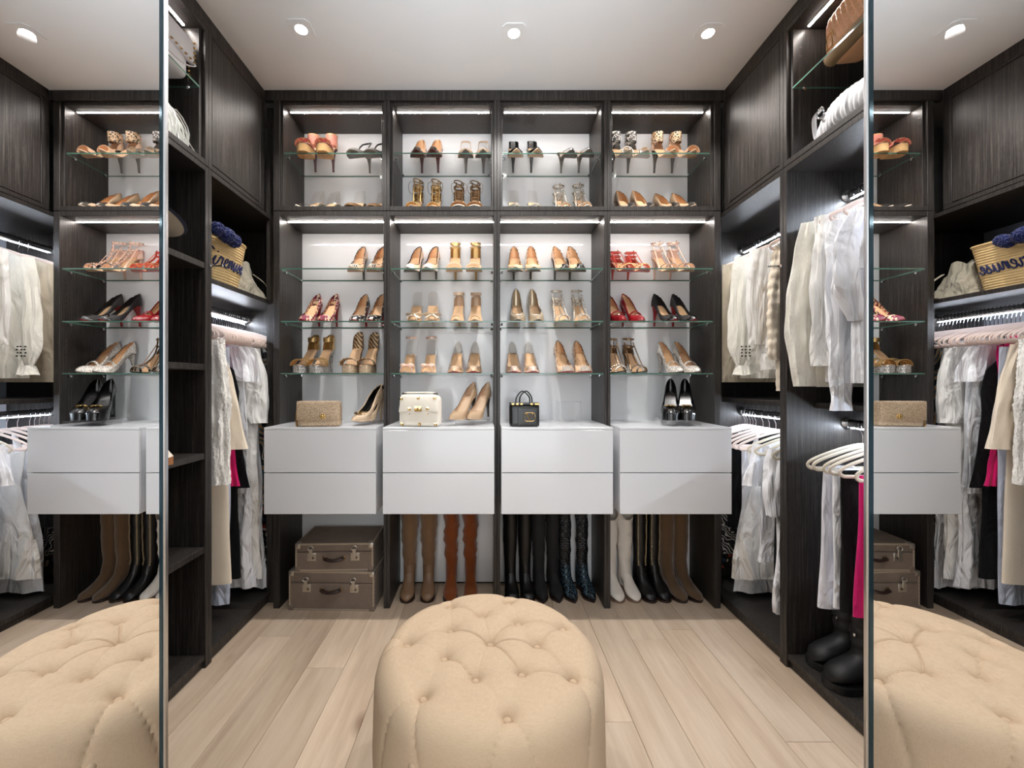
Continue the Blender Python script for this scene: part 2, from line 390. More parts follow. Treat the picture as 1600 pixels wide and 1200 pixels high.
COLN = ['first', 'second', 'third', 'fourth']
PIT, B0, T = 0.586, -1.1155, 0.0165
xb = [B0 + PIT * i for i in range(5)]
Z_L1, Z_L2, Z_L3, Z_U = 1.809, 1.527, 1.248, 2.431
for i in range(4):
    a, b = xb[i], xb[i + 1]; base = ((a + b) / 2, YP, 0)
    t = thing('shoe_cabinet', f'tall dark wood shoe tower with glass shelves, {COLN[i]} column of the back wall', 'cabinet', base, 0, 'shoe towers along the back wall')
    la = a + 0.0004 if i else a - T; rb = b - 0.0004 if i < 3 else b + T
    panel('side_panel', t, base, la, a + T, YP, YB, 0.0, 2.112); panel('side_panel', t, base, b - T, rb, YP, YB, 0.0, 2.112)
    panel('top_panel', t, base, a + T, b - T, YP + 0.0005, YB, 2.088, 2.112)
    panel('back_panel', t, base, a + T, b - T, YB - 0.012, YB, 0.012, 2.088, BACK_GLOSS, 0, 'white glossy back panel')
    for z in (Z_L1, Z_L2, Z_L3):
        glass_shelf(t, base, a + T + 0.001, b - T - 0.001, YP + 0.012, YB - 0.014, z, 'Y')
    led(t, base, a + T + 0.006, b - T - 0.006, 2.257, 2.265, 2.088, 'warm lit strip under the top')
    hp = [(a + T, YP + 0.035, z0 + 0.032 * k) for z0 in (1.66, 1.38) for k in range(-1, 3)]
    holes(t, base, hp + [(p[0], YB - 0.05, p[2]) for p in hp], 'X', 1)
    holes(t, base, [(b - T, p[1], p[2]) for p in hp] + [(b - T, YB - 0.05, p[2]) for p in hp], 'X', -1)
    base = ((a + b) / 2, YP, 2.115)
    t = thing('display_cabinet', f'dark wood top cabinet open at the front under the ceiling, {COLN[i]} column', 'cabinet', base, 0, 'top cabinets along the back wall')
    panel('side_panel', t, base, la, a + T, YP, YB, 2.115, 2.70); panel('side_panel', t, base, b - T, rb, YP, YB, 2.115, 2.70)
    panel('inner_liner', t, base, a + T, a + T + 0.013, YP + 0.014, YB - 0.012, 2.138, 2.70); panel('inner_liner', t, base, b - T - 0.013, b - T, YP + 0.014, YB - 0.012, 2.138, 2.70)
    panel('bottom_panel', t, base, a + T, b - T, YP + 0.0005, YB, 2.115, 2.138)
    panel('top_panel', t, base, a + T + 0.013, b - T - 0.013, YP + 0.014, YB - 0.012, 2.684, 2.70)
    panel('back_panel', t, base, a + T, b - T, YB - 0.012, YB, 2.138, 2.70, BACK_GLOSS, 0, 'white glossy back panel')
    a2, b2 = a + T + 0.013, b - T - 0.013
    glass_shelf(t, base, a2 + 0.001, b2 - 0.001, YP + 0.022, YB - 0.014, Z_U, 'Y')
    led(t, base, a2 + 0.012, b2 - 0.012, 2.244, 2.252, 2.684, 'warm lit strip under the top')
    caps(t, base, [(a2, YP + 0.03, 2.62), (a2, YP + 0.03, 2.585)], 'X', 1); caps(t, base, [(b2, YP + 0.03, 2.62), (b2, YP + 0.03, 2.585)], 'X', -1)
# fascia under the ceiling, and the recessed corner fillers
struct('trim_1', MB().box(-1.18, 1.265, YP - 0.001, YP + 0.02, 2.7005, ZC), WOOD)
struct('trim_2', MB().box(XL - 0.02, XL, 0.05, YP - 0.002, 2.7005, ZC), WOOD)
struct('trim_3', MB().box(XR, XR + 0.02, 0.05, YP - 0.002, 2.7005, ZC), WOOD)
struct('trim_4', MB().box(-1.20, xb[0] - T - 0.0005, YP + 0.06, YP + 0.08, 0.0, 2.70), WOOD)
struct('trim_5', MB().box(xb[4] + T + 0.0005, 1.285, YP + 0.06, YP + 0.08, 0.0, 2.70), WOOD)

YD = 2.022; ZDT, ZDB = 0.979, 0.551
for i in range(4):
    a, b = xb[i] + T + 0.001, xb[i + 1] - T - 0.001; base = ((a + b) / 2, YD, ZDB)
    t = thing('drawer_unit', f'white gloss floating drawer unit with two drawers, {COLN[i]} from the left', 'drawers', base, 0, 'floating white drawer units')
    mb = MB()
    for q in ((a, a + 0.016, YD + 0.019, YB - 0.0125, ZDB + 0.002, ZDT - 0.0125), (b - 0.016, b, YD + 0.019, YB - 0.0125, ZDB + 0.002, ZDT - 0.0125),
              (a + 0.016, b - 0.016, YD + 0.019, YB - 0.0125, ZDB + 0.002, ZDB + 0.018)): mb.box(*q)
    obj('carcass', mb, WHITE_GLOSS, t, smooth=False, world=base)
    panel('top', t, base, a, b, YD, YB - 0.0125, ZDT - 0.012, ZDT, WHITE_GLOSS, 0.001)
    zm = 0.7545
    panel('drawer', t, base, a, b, YD, YD + 0.018, zm + 0.0022, ZDT - 0.0135, WHITE_GLOSS, 0.0012)
    panel('drawer', t, base, a, b, YD, YD + 0.018, ZDB, zm - 0.0022, WHITE_GLOSS, 0.0012)

def rail(par, base, x, y0, y1, z, name='clothes_rail'):
    """oval chrome rail along Y with a lit strip on its underside and end flanges"""
    r = obj(name, MB().tube([(x, y0, z), (x, y1, z)], 0.013, 12, True, 1.35), CHROME, par, world=base)
    o = obj('light_strip', MB().box(x - 0.0035, x + 0.0035, y0 + 0.02, y1 - 0.02, z - 0.0200, z - 0.0160), LEDC, r, smooth=False, world=base); o['label'] = 'cool white lit strip'
    for y, s in ((y0, 1), (y1, -1)):
        obj('flange', MB().tube([(x, y, z), (x, y + s * 0.004, z), (x, y + s * 0.012, z)], [0.026, 0.026, 0.018], 14), CHROME, r, world=base)
    return r
def valet(par, base, x, y, z, s):
    mb = MB().tube([(x, y, z), (x + s * 0.004, y, z)], 0.009, 12).tube([(x, y, z), (x + s * 0.05, y, z)], 0.0035, 8).ball((x + s * 0.052, y, z), 0.0055, 8, 6)
    o = obj('valet_rod', mb, CHROME, par, world=base); o['label'] = 'pull-out chrome valet rod'

def side_unit(name, label, s, XF, XBk, y0, y1, z0, z1, shelves=(), plinth=True, back=BACK_GLOSS, xt=0.0, foot=True, bot=True):
    """open side cabinet; s = -1 left, 1 right; XF front plane, XBk back plane"""
    base = (XF, (y0 + y1) / 2, z0)
    t = thing(name, label, 'cabinet', base)
    x0, x1 = min(XF, XBk), max(XF, XBk); pt = 0.019
    panel('side_panel', t, base, x0, x1, y0, y0 + pt, z0, z1); panel('side_panel', t, base, x0, x1, y1 - pt, y1, z0, z1)
    panel('top_panel', t, base, x0, x1, y0 + pt, y1 - pt, z1 - 0.022, z1)
    if back: panel('back_panel', t, base, XBk - 0.006 if s < 0 else XBk - 0.006, XBk + 0.006, y0 + pt, y1 - pt, z0 + 0.03, z1 - 0.022, back, 0)
    def sx(u, v): return (min(XF + s * u, XF + s * v), max(XF + s * u, XF + s * v))
    dep = abs(XBk - XF) - 0.007
    if plinth:
        a, b = sx(0.014, 0.03); panel('plinth', t, base, a, b, y0 + pt, y1 - pt, z0, z0 + 0.034)
        a, b = sx(0.004, dep); panel('bottom_panel', t, base, a, b, y0 + pt, y1 - pt, z0 + 0.034, z0 + 0.056)
    elif bot:
        a, b = sx(0.0005, dep); panel('bottom_panel', t, base, a, b, y0 + pt, y1 - pt, z0, z0 + 0.023)
    for z, th, rec in shelves:
        a, b = sx(rec, dep); panel('shelf', t, base, a, b, y0 + pt, y1 - pt, z - th, z)
    return t, base
GREYB = M('pale_grey_back_panel', (188, 190, 196), 0.35)
# left wall -----------------------------------------------------
t, base = side_unit('corner_wardrobe', 'dark wood corner wardrobe in the left wall, full of long dresses and coats', -1, XL, XLB, 1.741, 2.455, 0.0, 2.112, [(1.65, 0.022, 0.002)], back=GREYB)
RLX, RLZ = -1.42, 1.575
rail(t, base, RLX, 1.76, 2.436, RLZ)
valet(t, base, XL, 1.7515, 1.70, 1)
def door_unit(nm, lab, s, XF, y0, y1):
    base = (XF, (y0 + y1) / 2, 2.115); t = thing(nm, lab, 'cabinet', base)
    def bx(u, v, *r): return (min(XF + s * u, XF + s * v), max(XF + s * u, XF + s * v)) + r
    panel('carcass', t, base, *bx(0.021, 0.53, y0, y1, 2.115, 2.70), b=0.001)
    panel('stile', t, base, *bx(0.0, 0.0208, y0, y0 + 0.02, 2.115, 2.70))
    panel('door', t, base, *bx(0.0, 0.019, y0 + 0.023, y1 - 0.043, 2.140, 2.682), b=0.0015)
    panel('bottom_rail', t, base, *bx(0.0, 0.0208, y0 + 0.0205, y1 - 0.0005, 2.115, 2.136))
    panel('stile', t, base, *bx(0.0, 0.0208, y1 - 0.04, y1, 2.1365, 2.70))
    panel('top_rail', t, base, *bx(0.0, 0.0208, y0 + 0.0205, y1 - 0.0405, 2.686, 2.70))
    return t
door_unit('wall_cabinet', 'closed dark wood top cabinet door above the left corner wardrobe', -1, XL, 1.741, YP)
t, base = side_unit('shelf_tower', 'dark wood open shelf tower on the left beside the mirrored door', -1, XL, XLB, 0.93, 1.7395, 0.0, 2.112, [(1.705, 0.025, 0.004), (1.278, 0.025, 0.004), (0.904, 0.025, 0.004), (0.51, 0.025, 0.004)], back=WOOD)
hp = [(XL - 0.05, 1.7205, z0 + dz) for z0 in (1.705, 1.278, 0.904, 0.51) for dz in (-0.06, 0.03)]
holes(t, base, hp + [(XL - 0.2, p[1], p[2]) for p in hp], 'Y', -1)
def open_top(nm, lab, s, XF, XBk, y0, y1):
    t, base = side_unit(nm, lab, s, XF, XBk, y0, y1, 2.115, 2.70, plinth=False, back=WOOD)
    def sx(u, v): return (min(XF + s * u, XF + s * v), max(XF + s * u, XF + s * v))
    a, b = sx(0.016, 0.5); panel('inner_liner', t, base, a, b, y1 - 0.034, y1 - 0.0192, 2.139, 2.677)
    a, b = sx(0.014, 0.5); glass_shelf(t, base, a, b, y0 + 0.02, y1 - 0.035, Z_U, 'L' if s < 0 else 'R')
    a, b = sx(0.066, 0.074); led(t, base, a, b, y0 + 0.04, y1 - 0.05, 2.677, 'warm lit strip under the top')
    xx = XF + s * 0.05
    caps(t, base, [(xx, y1 - 0.034, 2.60), (xx, y1 - 0.034, 2.565)], 'Y', -1)
open_top('display_cabinet', 'open lit top cabinet with white bags on the left wall by the mirror', -1, XL, XLB, 0.93, 1.7395)
# right wall ----------------------------------------------------
t, base = side_unit('corner_wardrobe', 'dark wood double-hanging corner wardrobe in the right wall', 1, XR, XRB, 1.747, 2.455, 0.0, 2.112, [(1.115, 0.022, 0.06)], back=GREYB)
RRX, RZ1, RZ2 = 1.52, 1.985, 1.03
rail(t, base, RRX, 1.766, 2.436, RZ1); rail(t, base, RRX, 1.766, 2.436, RZ2)
valet(t, base, XR, 1.7575, 1.70, -1)
door_unit('wall_cabinet', 'closed dark wood top cabinet door above the right corner wardrobe', 1, XR, 1.747, YP)
t, base = side_unit('wardrobe', 'dark wood wardrobe on the right beside the mirrored door, blouses above trousers', 1, XR, XRB, 0.93, 1.7455, 0.0, 2.112, [(1.115, 0.022, 0.12)], back=GREYB)
rail(t, base, RRX, 0.95, 1.7265, RZ1); rail(t, base, RRX, 0.95, 1.7265, RZ2)
open_top('display_cabinet', 'open lit top cabinet with tan and white bags on the right wall by the mirror', 1, XR, XRB, 0.93, 1.7455)
# the closed cupboards behind the opened doors
for s, XF, XBk, lab in ((-1, XL, XLB, 'tall closed dark wood cupboard behind the left mirrored door'), (1, XR, XRB, 'tall closed dark wood cupboard behind the right mirrored door')):
    base = (XF, 0.5, 0); t = thing('tall_cupboard', lab, 'cupboard', base)
    x0, x1 = min(XF + s * 0.02, XBk), max(XF + s * 0.02, XBk)
    panel('carcass', t, base, x0, x1, 0.05, 0.928, 0.0, 2.70)
    for ya, yb in ((0.052, 0.488), (0.491, 0.926)):
        panel('door', t, base, min(XF, XF + s * 0.019), max(XF, XF + s * 0.019), ya, yb, 0.06, 2.69, b=0.0015)

# ------------------------------------------------------------------ ceiling downlights
for i, (x, y, where) in enumerate(((-0.814, 1.80, 'near the left wall'), (0.122, 1.82, 'in the middle of the ceiling'), (0.985, 1.82, 'near the right wall'),
                            (-0.814, 0.85, 'near the left wall, front row, unseen, added for fill'), (0.122, 0.45, 'above the entrance, unseen, added for fill'), (0.985, 0.85, 'near the right wall, front row, unseen, added for fill'))):  # these three are unseen, added to fill the near floor and ottoman
    base = (x, y, ZC); t = thing('downlight', 'small square white recessed ceiling downlight ' + where, 'downlight', base, 0, 'recessed ceiling downlights')
    mb = MB(); h, r = 0.052, 0.026; n = 16; outer = []; inner = []
    sq = []
    for k in range(n):
        a = 2 * pi * (k + 0.5) / n; q = max(abs(cos(a)), abs(sin(a))); sq.append((h * cos(a) / q, h * sin(a) / q)); inner.append((r * cos(a), r * sin(a)))
    mb.loft([[(p[0], p[1], 0) for p in sq], [(p[0], p[1], -0.003) for p in sq], [(p[0], p[1], -0.003) for p in inner], [(p[0], p[1], 0.0) for p in inner]])
    obj('trim_plate', mb, M('white_trim', (244, 244, 244), 0.6), t)
    obj('lens', MB().disc((0, 0, -0.0012), 0.0255, -0.0016, 'Z', 18), LAMP, t)
    lo = DL(x, y); lo.data.energy *= (1.0 if y > 1.5 else 0.3); lo.parent = t; lo.location = (0, 0, -0.02)

# ------------------------------------------------------------------ the ottoman
def ottoman():
    cx, cy, R = 0.0075, 1.19, 0.322
    base = (cx, cy, 0); t = thing('tufted_ottoman', 'round cream linen button-tufted ottoman standing in the middle of the floor', 'ottoman', base)
    px = [(702.6, 956.4), (752.9, 974.7), (794.5, 949.2), (879.2, 989.2), (809.3, 985.5), (636, 1015.6), (703.7, 997.3), (765.8, 1020), (838.9, 1021),
          (693.8, 1041), (743, 1075), (815.5, 1066), (896, 1070), (661.5, 1099), (793, 1131)]
    B = []
    for x, y in px:
        Y = F * (CZ - 0.415) / (y - CY); X = (x - CX) * Y / F
        X -= cx; Y -= cy; r = sqrt(X * X + Y * Y)
        if r > 0.268: X *= 0.268 / r; Y *= 0.268 / r
        B.append((X, Y))
    # unfolded profile: s = distance from the centre over the shoulder and down the side
    prof = []
    ns = 64; zt, sh = 0.462, 0.066
    top = [(r, zt - 0.022 * (r / R) ** 2) for r in [(R - sh) * k / 30 for k in range(31)]]
    z0 = top[-1][1]
    arc = [(R - sh + sh * sin(a), z0 - sh * 1.15 * (1 - cos(a))) for a in [pi / 2 * k / 14 for k in range(1, 15)]]
    z1 = arc[-1][1]
    side = [(R + 0.004 * sin(pi * k / 16), z1 - (z1 - 0.02) * k / 16) for k in range(1, 17)]
    prof = top + arc + side
    n = 168; rings = []
    side_b = [(a, 0.335) for a in (-1.06, -2.1, -0.02, 1.05, 2.1, 3.12)]
    segs = []
    strong = {(1, 2), (2, 3), (4, 5), (6, 7), (5, 8), (8, 9), (8, 12), (12, 13), (9, 13), (4, 9), (7, 8), (10, 11)}
    for i in range(len(B)):
        for j in range(i):
            d = sqrt((B[i][0] - B[j][0]) ** 2 + (B[i][1] - B[j][1]) ** 2)
            if 0.07 < d < 0.16: segs.append((B[i], B[j], 1.0 if (j + 1, i + 1) in strong else 0.3))
    for i, b in enumerate(B):   # pleats that run from the outer buttons over the shoulder and down
        if i + 1 in (14, 13, 15, 4, 6, 1, 3):
            a = atan2(b[1], b[0])
            for da in (-0.26, 0.24): segs.append((b, ((R + 0.16) * cos(a + da), (R + 0.16) * sin(a + da)), 0.8))
    prof2 = [prof[0]]
    for p0, p1 in zip(prof, prof[1:]):
        for q in (0.5, 1.0): prof2.append((lerp(p0[0], p1[0], q), lerp(p0[1], p1[1], q)))
    prof = prof2; n = 300; th = 2 * pi * np.arange(n) / n; S = 0.0; last = None
    for k, (r, z) in enumerate(prof):
        if last: S += sqrt((r - last[0]) ** 2 + (z - last[1]) ** 2)
        last = (r, z)
        a0 = prof[max(k - 1, 0)]; a1 = prof[min(k + 1, len(prof) - 1)]
        tr, tz = a1[0] - a0[0], a1[1] - a0[1]; q = sqrt(tr * tr + tz * tz); nr, nz = -tz / q, tr / q
        X, Y = S * np.cos(th), S * np.sin(th); d = np.zeros(n)
        if S < R + 0.2:
            m = np.full(n, 9.0)
            for b in B: m = np.minimum(m, np.hypot(X - b[0], Y - b[1]))
            d += 0.034 * np.exp(-(m / 0.022) ** 1.05)
            for (u, v, f) in segs:
                ux, uy = v[0] - u[0], v[1] - u[1]; L2 = ux * ux + uy * uy
                tt = np.clip(((X - u[0]) * ux + (Y - u[1]) * uy) / L2, 0, 1)
                e = np.hypot(X - u[0] - tt * ux, Y - u[1] - tt * uy)
                d += f * (0.0052 * np.exp(-(e / 0.0030) ** 2) + 0.0030 * np.exp(-(e / 0.016) ** 2)) * np.where(tt < 0.75, 1.0, np.maximum(0.35, 1 - (tt - 0.75) * 2))
            d = np.minimum(d, 0.040)
        else: d += 0.0015 * np.sin(th * 6 + S * 20)
        rr_ = np.maximum(0.0005, r - d * nr)
        rings.append(list(zip(rr_ * np.cos(th), rr_ * np.sin(th), z - d * abs(nz))))
    body = obj('upholstery', MB().loft(rings, True, True, True), LINEN, t)
    for (x, y) in B:
        r = sqrt(x * x + y * y); z = zt - 0.022 * (r / R) ** 2
        if r > R - sh: q = min(1, (r - (R - sh)) / sh); z = z0 - sh * 1.15 * (1 - sqrt(max(0, 1 - q * q)))
        obj('button', MB().ball((x, y, z - 0.0285), (0.0105, 0.0105, 0.007), 14, 8), LINEN, t)
    for a in (-1.10, -2.15, 0.1):
        bm = MB().ball((0, 0, 0), (0.011, 0.006, 0.011), 12, 6); o = obj('button', bm, LINEN, t)
        o.location = ((R - 0.002) * cos(a), (R - 0.002) * sin(a), 0.335); o.rotation_euler = (0, 0, a + pi / 2)
    for a in (0.8, 2.4, 3.9, 5.5):
        obj('foot', MB().tube([(0.22 * cos(a), 0.22 * sin(a), 0.0), (0.22 * cos(a), 0.22 * sin(a), 0.03)], 0.02, 10), M('black_plastic', (18, 18, 18), 0.5), t)
ottoman()

# ------------------------------------------------------------------ shoes
L0 = 0.205
PT = [(0, 0.002), (0.03, 0.008), (0.1, 0.0195), (0.2, 0.032), (0.3, 0.0375), (0.42, 0.033), (0.58, 0.0255), (0.75, 0.0245), (0.87, 0.0258), (0.94, 0.0215), (0.98, 0.0135), (1.0, 0.003)]
RT = [(0, 0.006), (0.03, 0.020), (0.08, 0.0295), (0.18, 0.0375), (0.3, 0.0395), (0.42, 0.035), (0.58, 0.0265), (0.75, 0.025), (0.87, 0.0262), (0.94, 0.022), (0.98, 0.014), (1.0, 0.003)]
TAN = M('tan_leather_lining', (222, 180, 138), 0.55); NUDE = M('nude_patent', (226, 188, 156), 0.28, coat=0.3)
class Last:
    def __init__(s, H=0.10, toe='point', plat=0.0, L=L0):
        s.H, s.plat, s.L, s.W = H, plat, L, PT if toe == 'point' else RT
    def y(s, t): return -s.L / 2 + s.L * t
    def b(s, t):
        q = max(0.0, min(1.0, (t - 0.27) / 0.60)); toe = 0.006 * max(0, 1 - t / 0.2) ** 2
        return 0.0035 + s.plat + toe + (s.H - s.plat) * (q * q * (3 - 2 * q)) * 0.97 + (0.03 * (s.H) * max(0, t - 0.87) / 0.13)
    def w(s, t): return interp(t, s.W)
    def outline(s, n=36, sc_=1.0):
        """closed ring of (t, side) from the heel along -x to the toe and back along +x"""
        out = []
        for k in range(n):
            a = 2 * pi * k / n; t = 0.5 + 0.5 * cos(a); sg = -1 if a < pi else 1
            if k == 0 or k * 2 == n: sg = 0
            out.append((t, sg))
        return out
def sole_mesh(l, dz0=-0.0035, dz1=0.0, sc_=1.0, n=36):
    mb = MB(); o = l.outline(n); ts = [0.5 - 0.5 * cos(pi * k / (n // 2)) for k in range(n // 2 + 1)]
    rings = []
    for t in ts:
        w_ = max(l.w(t) * sc_, 0.0015); y, z = l.y(0.5 + (t - 0.5) * (0.5 + 0.5 * sc_)), l.b(t)
        rings.append([(-w_, y, z + dz0), (w_, y, z + dz0), (w_, y, z + dz1), (-w_, y, z + dz1)])
    return mb.loft(rings, True, True, True)
def heel_mesh(l, kind='stiletto'):
    zt = l.b(0.93); y1 = l.y(0.93)
    if kind == 'stiletto': spec = [(1.0, 0.021, 0.022, 0.0), (0.86, 0.016, 0.017, 0.004), (0.66, 0.0095, 0.010, 0.009), (0.4, 0.0062, 0.0062, 0.011), (0.06, 0.0048, 0.0048, 0.010), (0.055, 0.0056, 0.0056, 0.010), (0.0, 0.0056, 0.0056, 0.010)]
    elif kind == 'block': spec = [(1.0, 0.023, 0.024, 0.0), (0.8, 0.021, 0.021, 0.003), (0.4, 0.018, 0.018, 0.006), (0.0, 0.017, 0.017, 0.006)]
    else: spec = [(1.0, 0.021, 0.022, 0.0), (0.6, 0.014, 0.014, 0.005), (0.0, 0.010, 0.010, 0.006)]
    rings = []
    for q, rx, ry, dy in spec:
        rings.append([(rx * cos(2 * pi * k / 10), y1 - 0.012 + 0.012 * (1 - q) + dy + ry * 0.9 * sin(2 * pi * k / 10), max(0.0, (zt - 0.004) * q + (0.0 if q < 1 else 0.002 * sin(2 * pi * k / 10)))) for k in range(10)])
    return MB().loft(rings, True, True, True)
def upper_mesh(l, tv=0.25, hv=0.034, hs=0.026, hb=0.052, front=None, inset=0.0, n=44, top_in=0.90):
    """the shell of a pump: loft from the sole outline to the topline; front = t beyond which the sides sink to the sole"""
    o = l.outline(n); ring0, ring1 = [], []
    rows = [[] for _ in range(6)]
    for (t, sg) in o:
        wi = l.w(t) * (1 - inset * 12); y0 = l.y(t); z0 = l.b(t) - 0.001
        if t > 0.97 and sg: wi = max(wi, 0.004)
        tp = tv + (1 - tv) * (t ** 0.9)
        h = interp(tp, [(tv, hv), (tv + 0.12, hs + 0.004), (0.55, hs), (0.72, hs + (hb - hs) * 0.22), (0.86, hs + (hb - hs) * 0.52), (0.95, hs + (hb - hs) * 0.80), (1.0, hb)])
        if front is not None: h *= 1 - max(0, min(1, (tp - front) / 0.12)) ; h = max(h, 0.0015)
        q = min(1.0, max(0.0, (tp - tv) / 0.14)) ** 0.5
        w1 = l.w(tp) * top_in * q * (1 - inset * 10) * (1 - 0.48 * max(0, (tp - 0.6) / 0.4) ** 1.3); z1 = l.b(tp) + h
        y1 = l.y(tp) - (0.004 * min(1, h / 0.05) if tp > 0.9 else 0)
        toe = max(0, 1 - t / 0.5)
        for k in range(6):
            v = k / 5; bul = 4 * v * (1 - v)
            x = sg * lerp(wi, w1, v) + sg * bul * 0.0035 * (1 - toe * 0.3)
            y = lerp(y0, y1, v); z = lerp(z0, z1, v) + bul * 0.009 * toe
            if toe > 0: z = z0 + (z1 - z0) * (v ** (1 - 0.45 * toe)) 
            rows[k].append((x * (1 - inset), y, z - inset * 0.5))
    return MB().loft(rows, True)
def band(l, t, h, width=0.014, lift=0.0, tilt=0.0, span=1.0, n=11):
    """strap arched over the foot at station t"""
    wd = l.w(t) * span; pts = []
    for k in range(n):
        a = pi * k / (n - 1); pts.append((-wd * cos(a), l.y(t) + tilt * sin(a), l.b(t) + lift + h * sin(a) ** 0.8))
    mb = MB(); rings = []
    for i, p in enumerate(pts):
        a = pi * i / (n - 1); th = 0.0011; nx, nz = -cos(a), max(0.15, sin(a)); q = sqrt(nx * nx + nz * nz); nx /= q; nz /= q
        dz = (l.b(min(1, t + width / 2 / l.L)) - l.b(max(0, t - width / 2 / l.L))) / 2
        rings.append([(p[0], p[1] - width / 2, p[2] - dz), (p[0] + nx * th * 2, p[1] - width / 2, p[2] - dz + nz * th * 2), (p[0] + nx * th * 2, p[1] + width / 2, p[2] + dz + nz * th * 2), (p[0], p[1] + width / 2, p[2] + dz)])
    return mb.loft(rings, True, True, True), pts
def ankle(l, z, rx=0.025, ry=0.03, width=0.009, t=0.84, tilt=0.006):
    c = (0, l.y(t), l.b(0.92) + z); n = 22; rings = []
    for k in range(n):
        a = 2 * pi * k / n; p = (rx * cos(a), c[1] + ry * sin(a), c[2] + tilt * sin(a)); o_ = 0.002
        rings.append([(p[0], p[1], p[2] - width / 2), (p[0] + o_ * cos(a), p[1] + o_ * sin(a), p[2] - width / 2), (p[0] + o_ * cos(a), p[1] + o_ * sin(a), p[2] + width / 2), (p[0], p[1], p[2] + width / 2)])
    return MB().loft(rings, True, loop=True), [(rx * cos(2 * pi * k / n), c[1] + ry * sin(2 * pi * k / n), c[2] + tilt * sin(2 * pi * k / n)) for k in range(n)]
def counter(l, h=0.05, t0=0.78):
    n = 13; rows = [[], [], [], []]
    for k in range(n):
        a = -pi / 2 + pi * k / (n - 1); t = t0 + (1 - t0) * cos(a); sg = sin(a)
        wd = l.w(min(t, 0.985)) if abs(sg) > 0.05 else 0.003
        hh = h * (0.25 + 0.75 * cos(a) ** 0.7)
        for r in range(4):
            v = r / 3; rows[r].append(((1 if sg > 0 else -1) * wd * (1 - 0.06 * v) if abs(sg) > 0.05 else 0, l.y(t) - 0.004 * v * v * cos(a), l.b(t) + hh * v))
    return MB().loft(rows, False)
def studs(pts, r=0.0026):
    mb = MB()
    for p in pts:
        x, y, z = p; mb.add([(x - r, y - r, z), (x + r, y - r, z), (x + r, y + r, z), (x - r, y + r, z), (x, y, z + r * 1.3), (x, y, z - r)], [(0, 1, 4), (1, 2, 4), (2, 3, 4), (3, 0, 4), (1, 0, 5), (2, 1, 5), (3, 2, 5), (0, 3, 5)])
    return mb
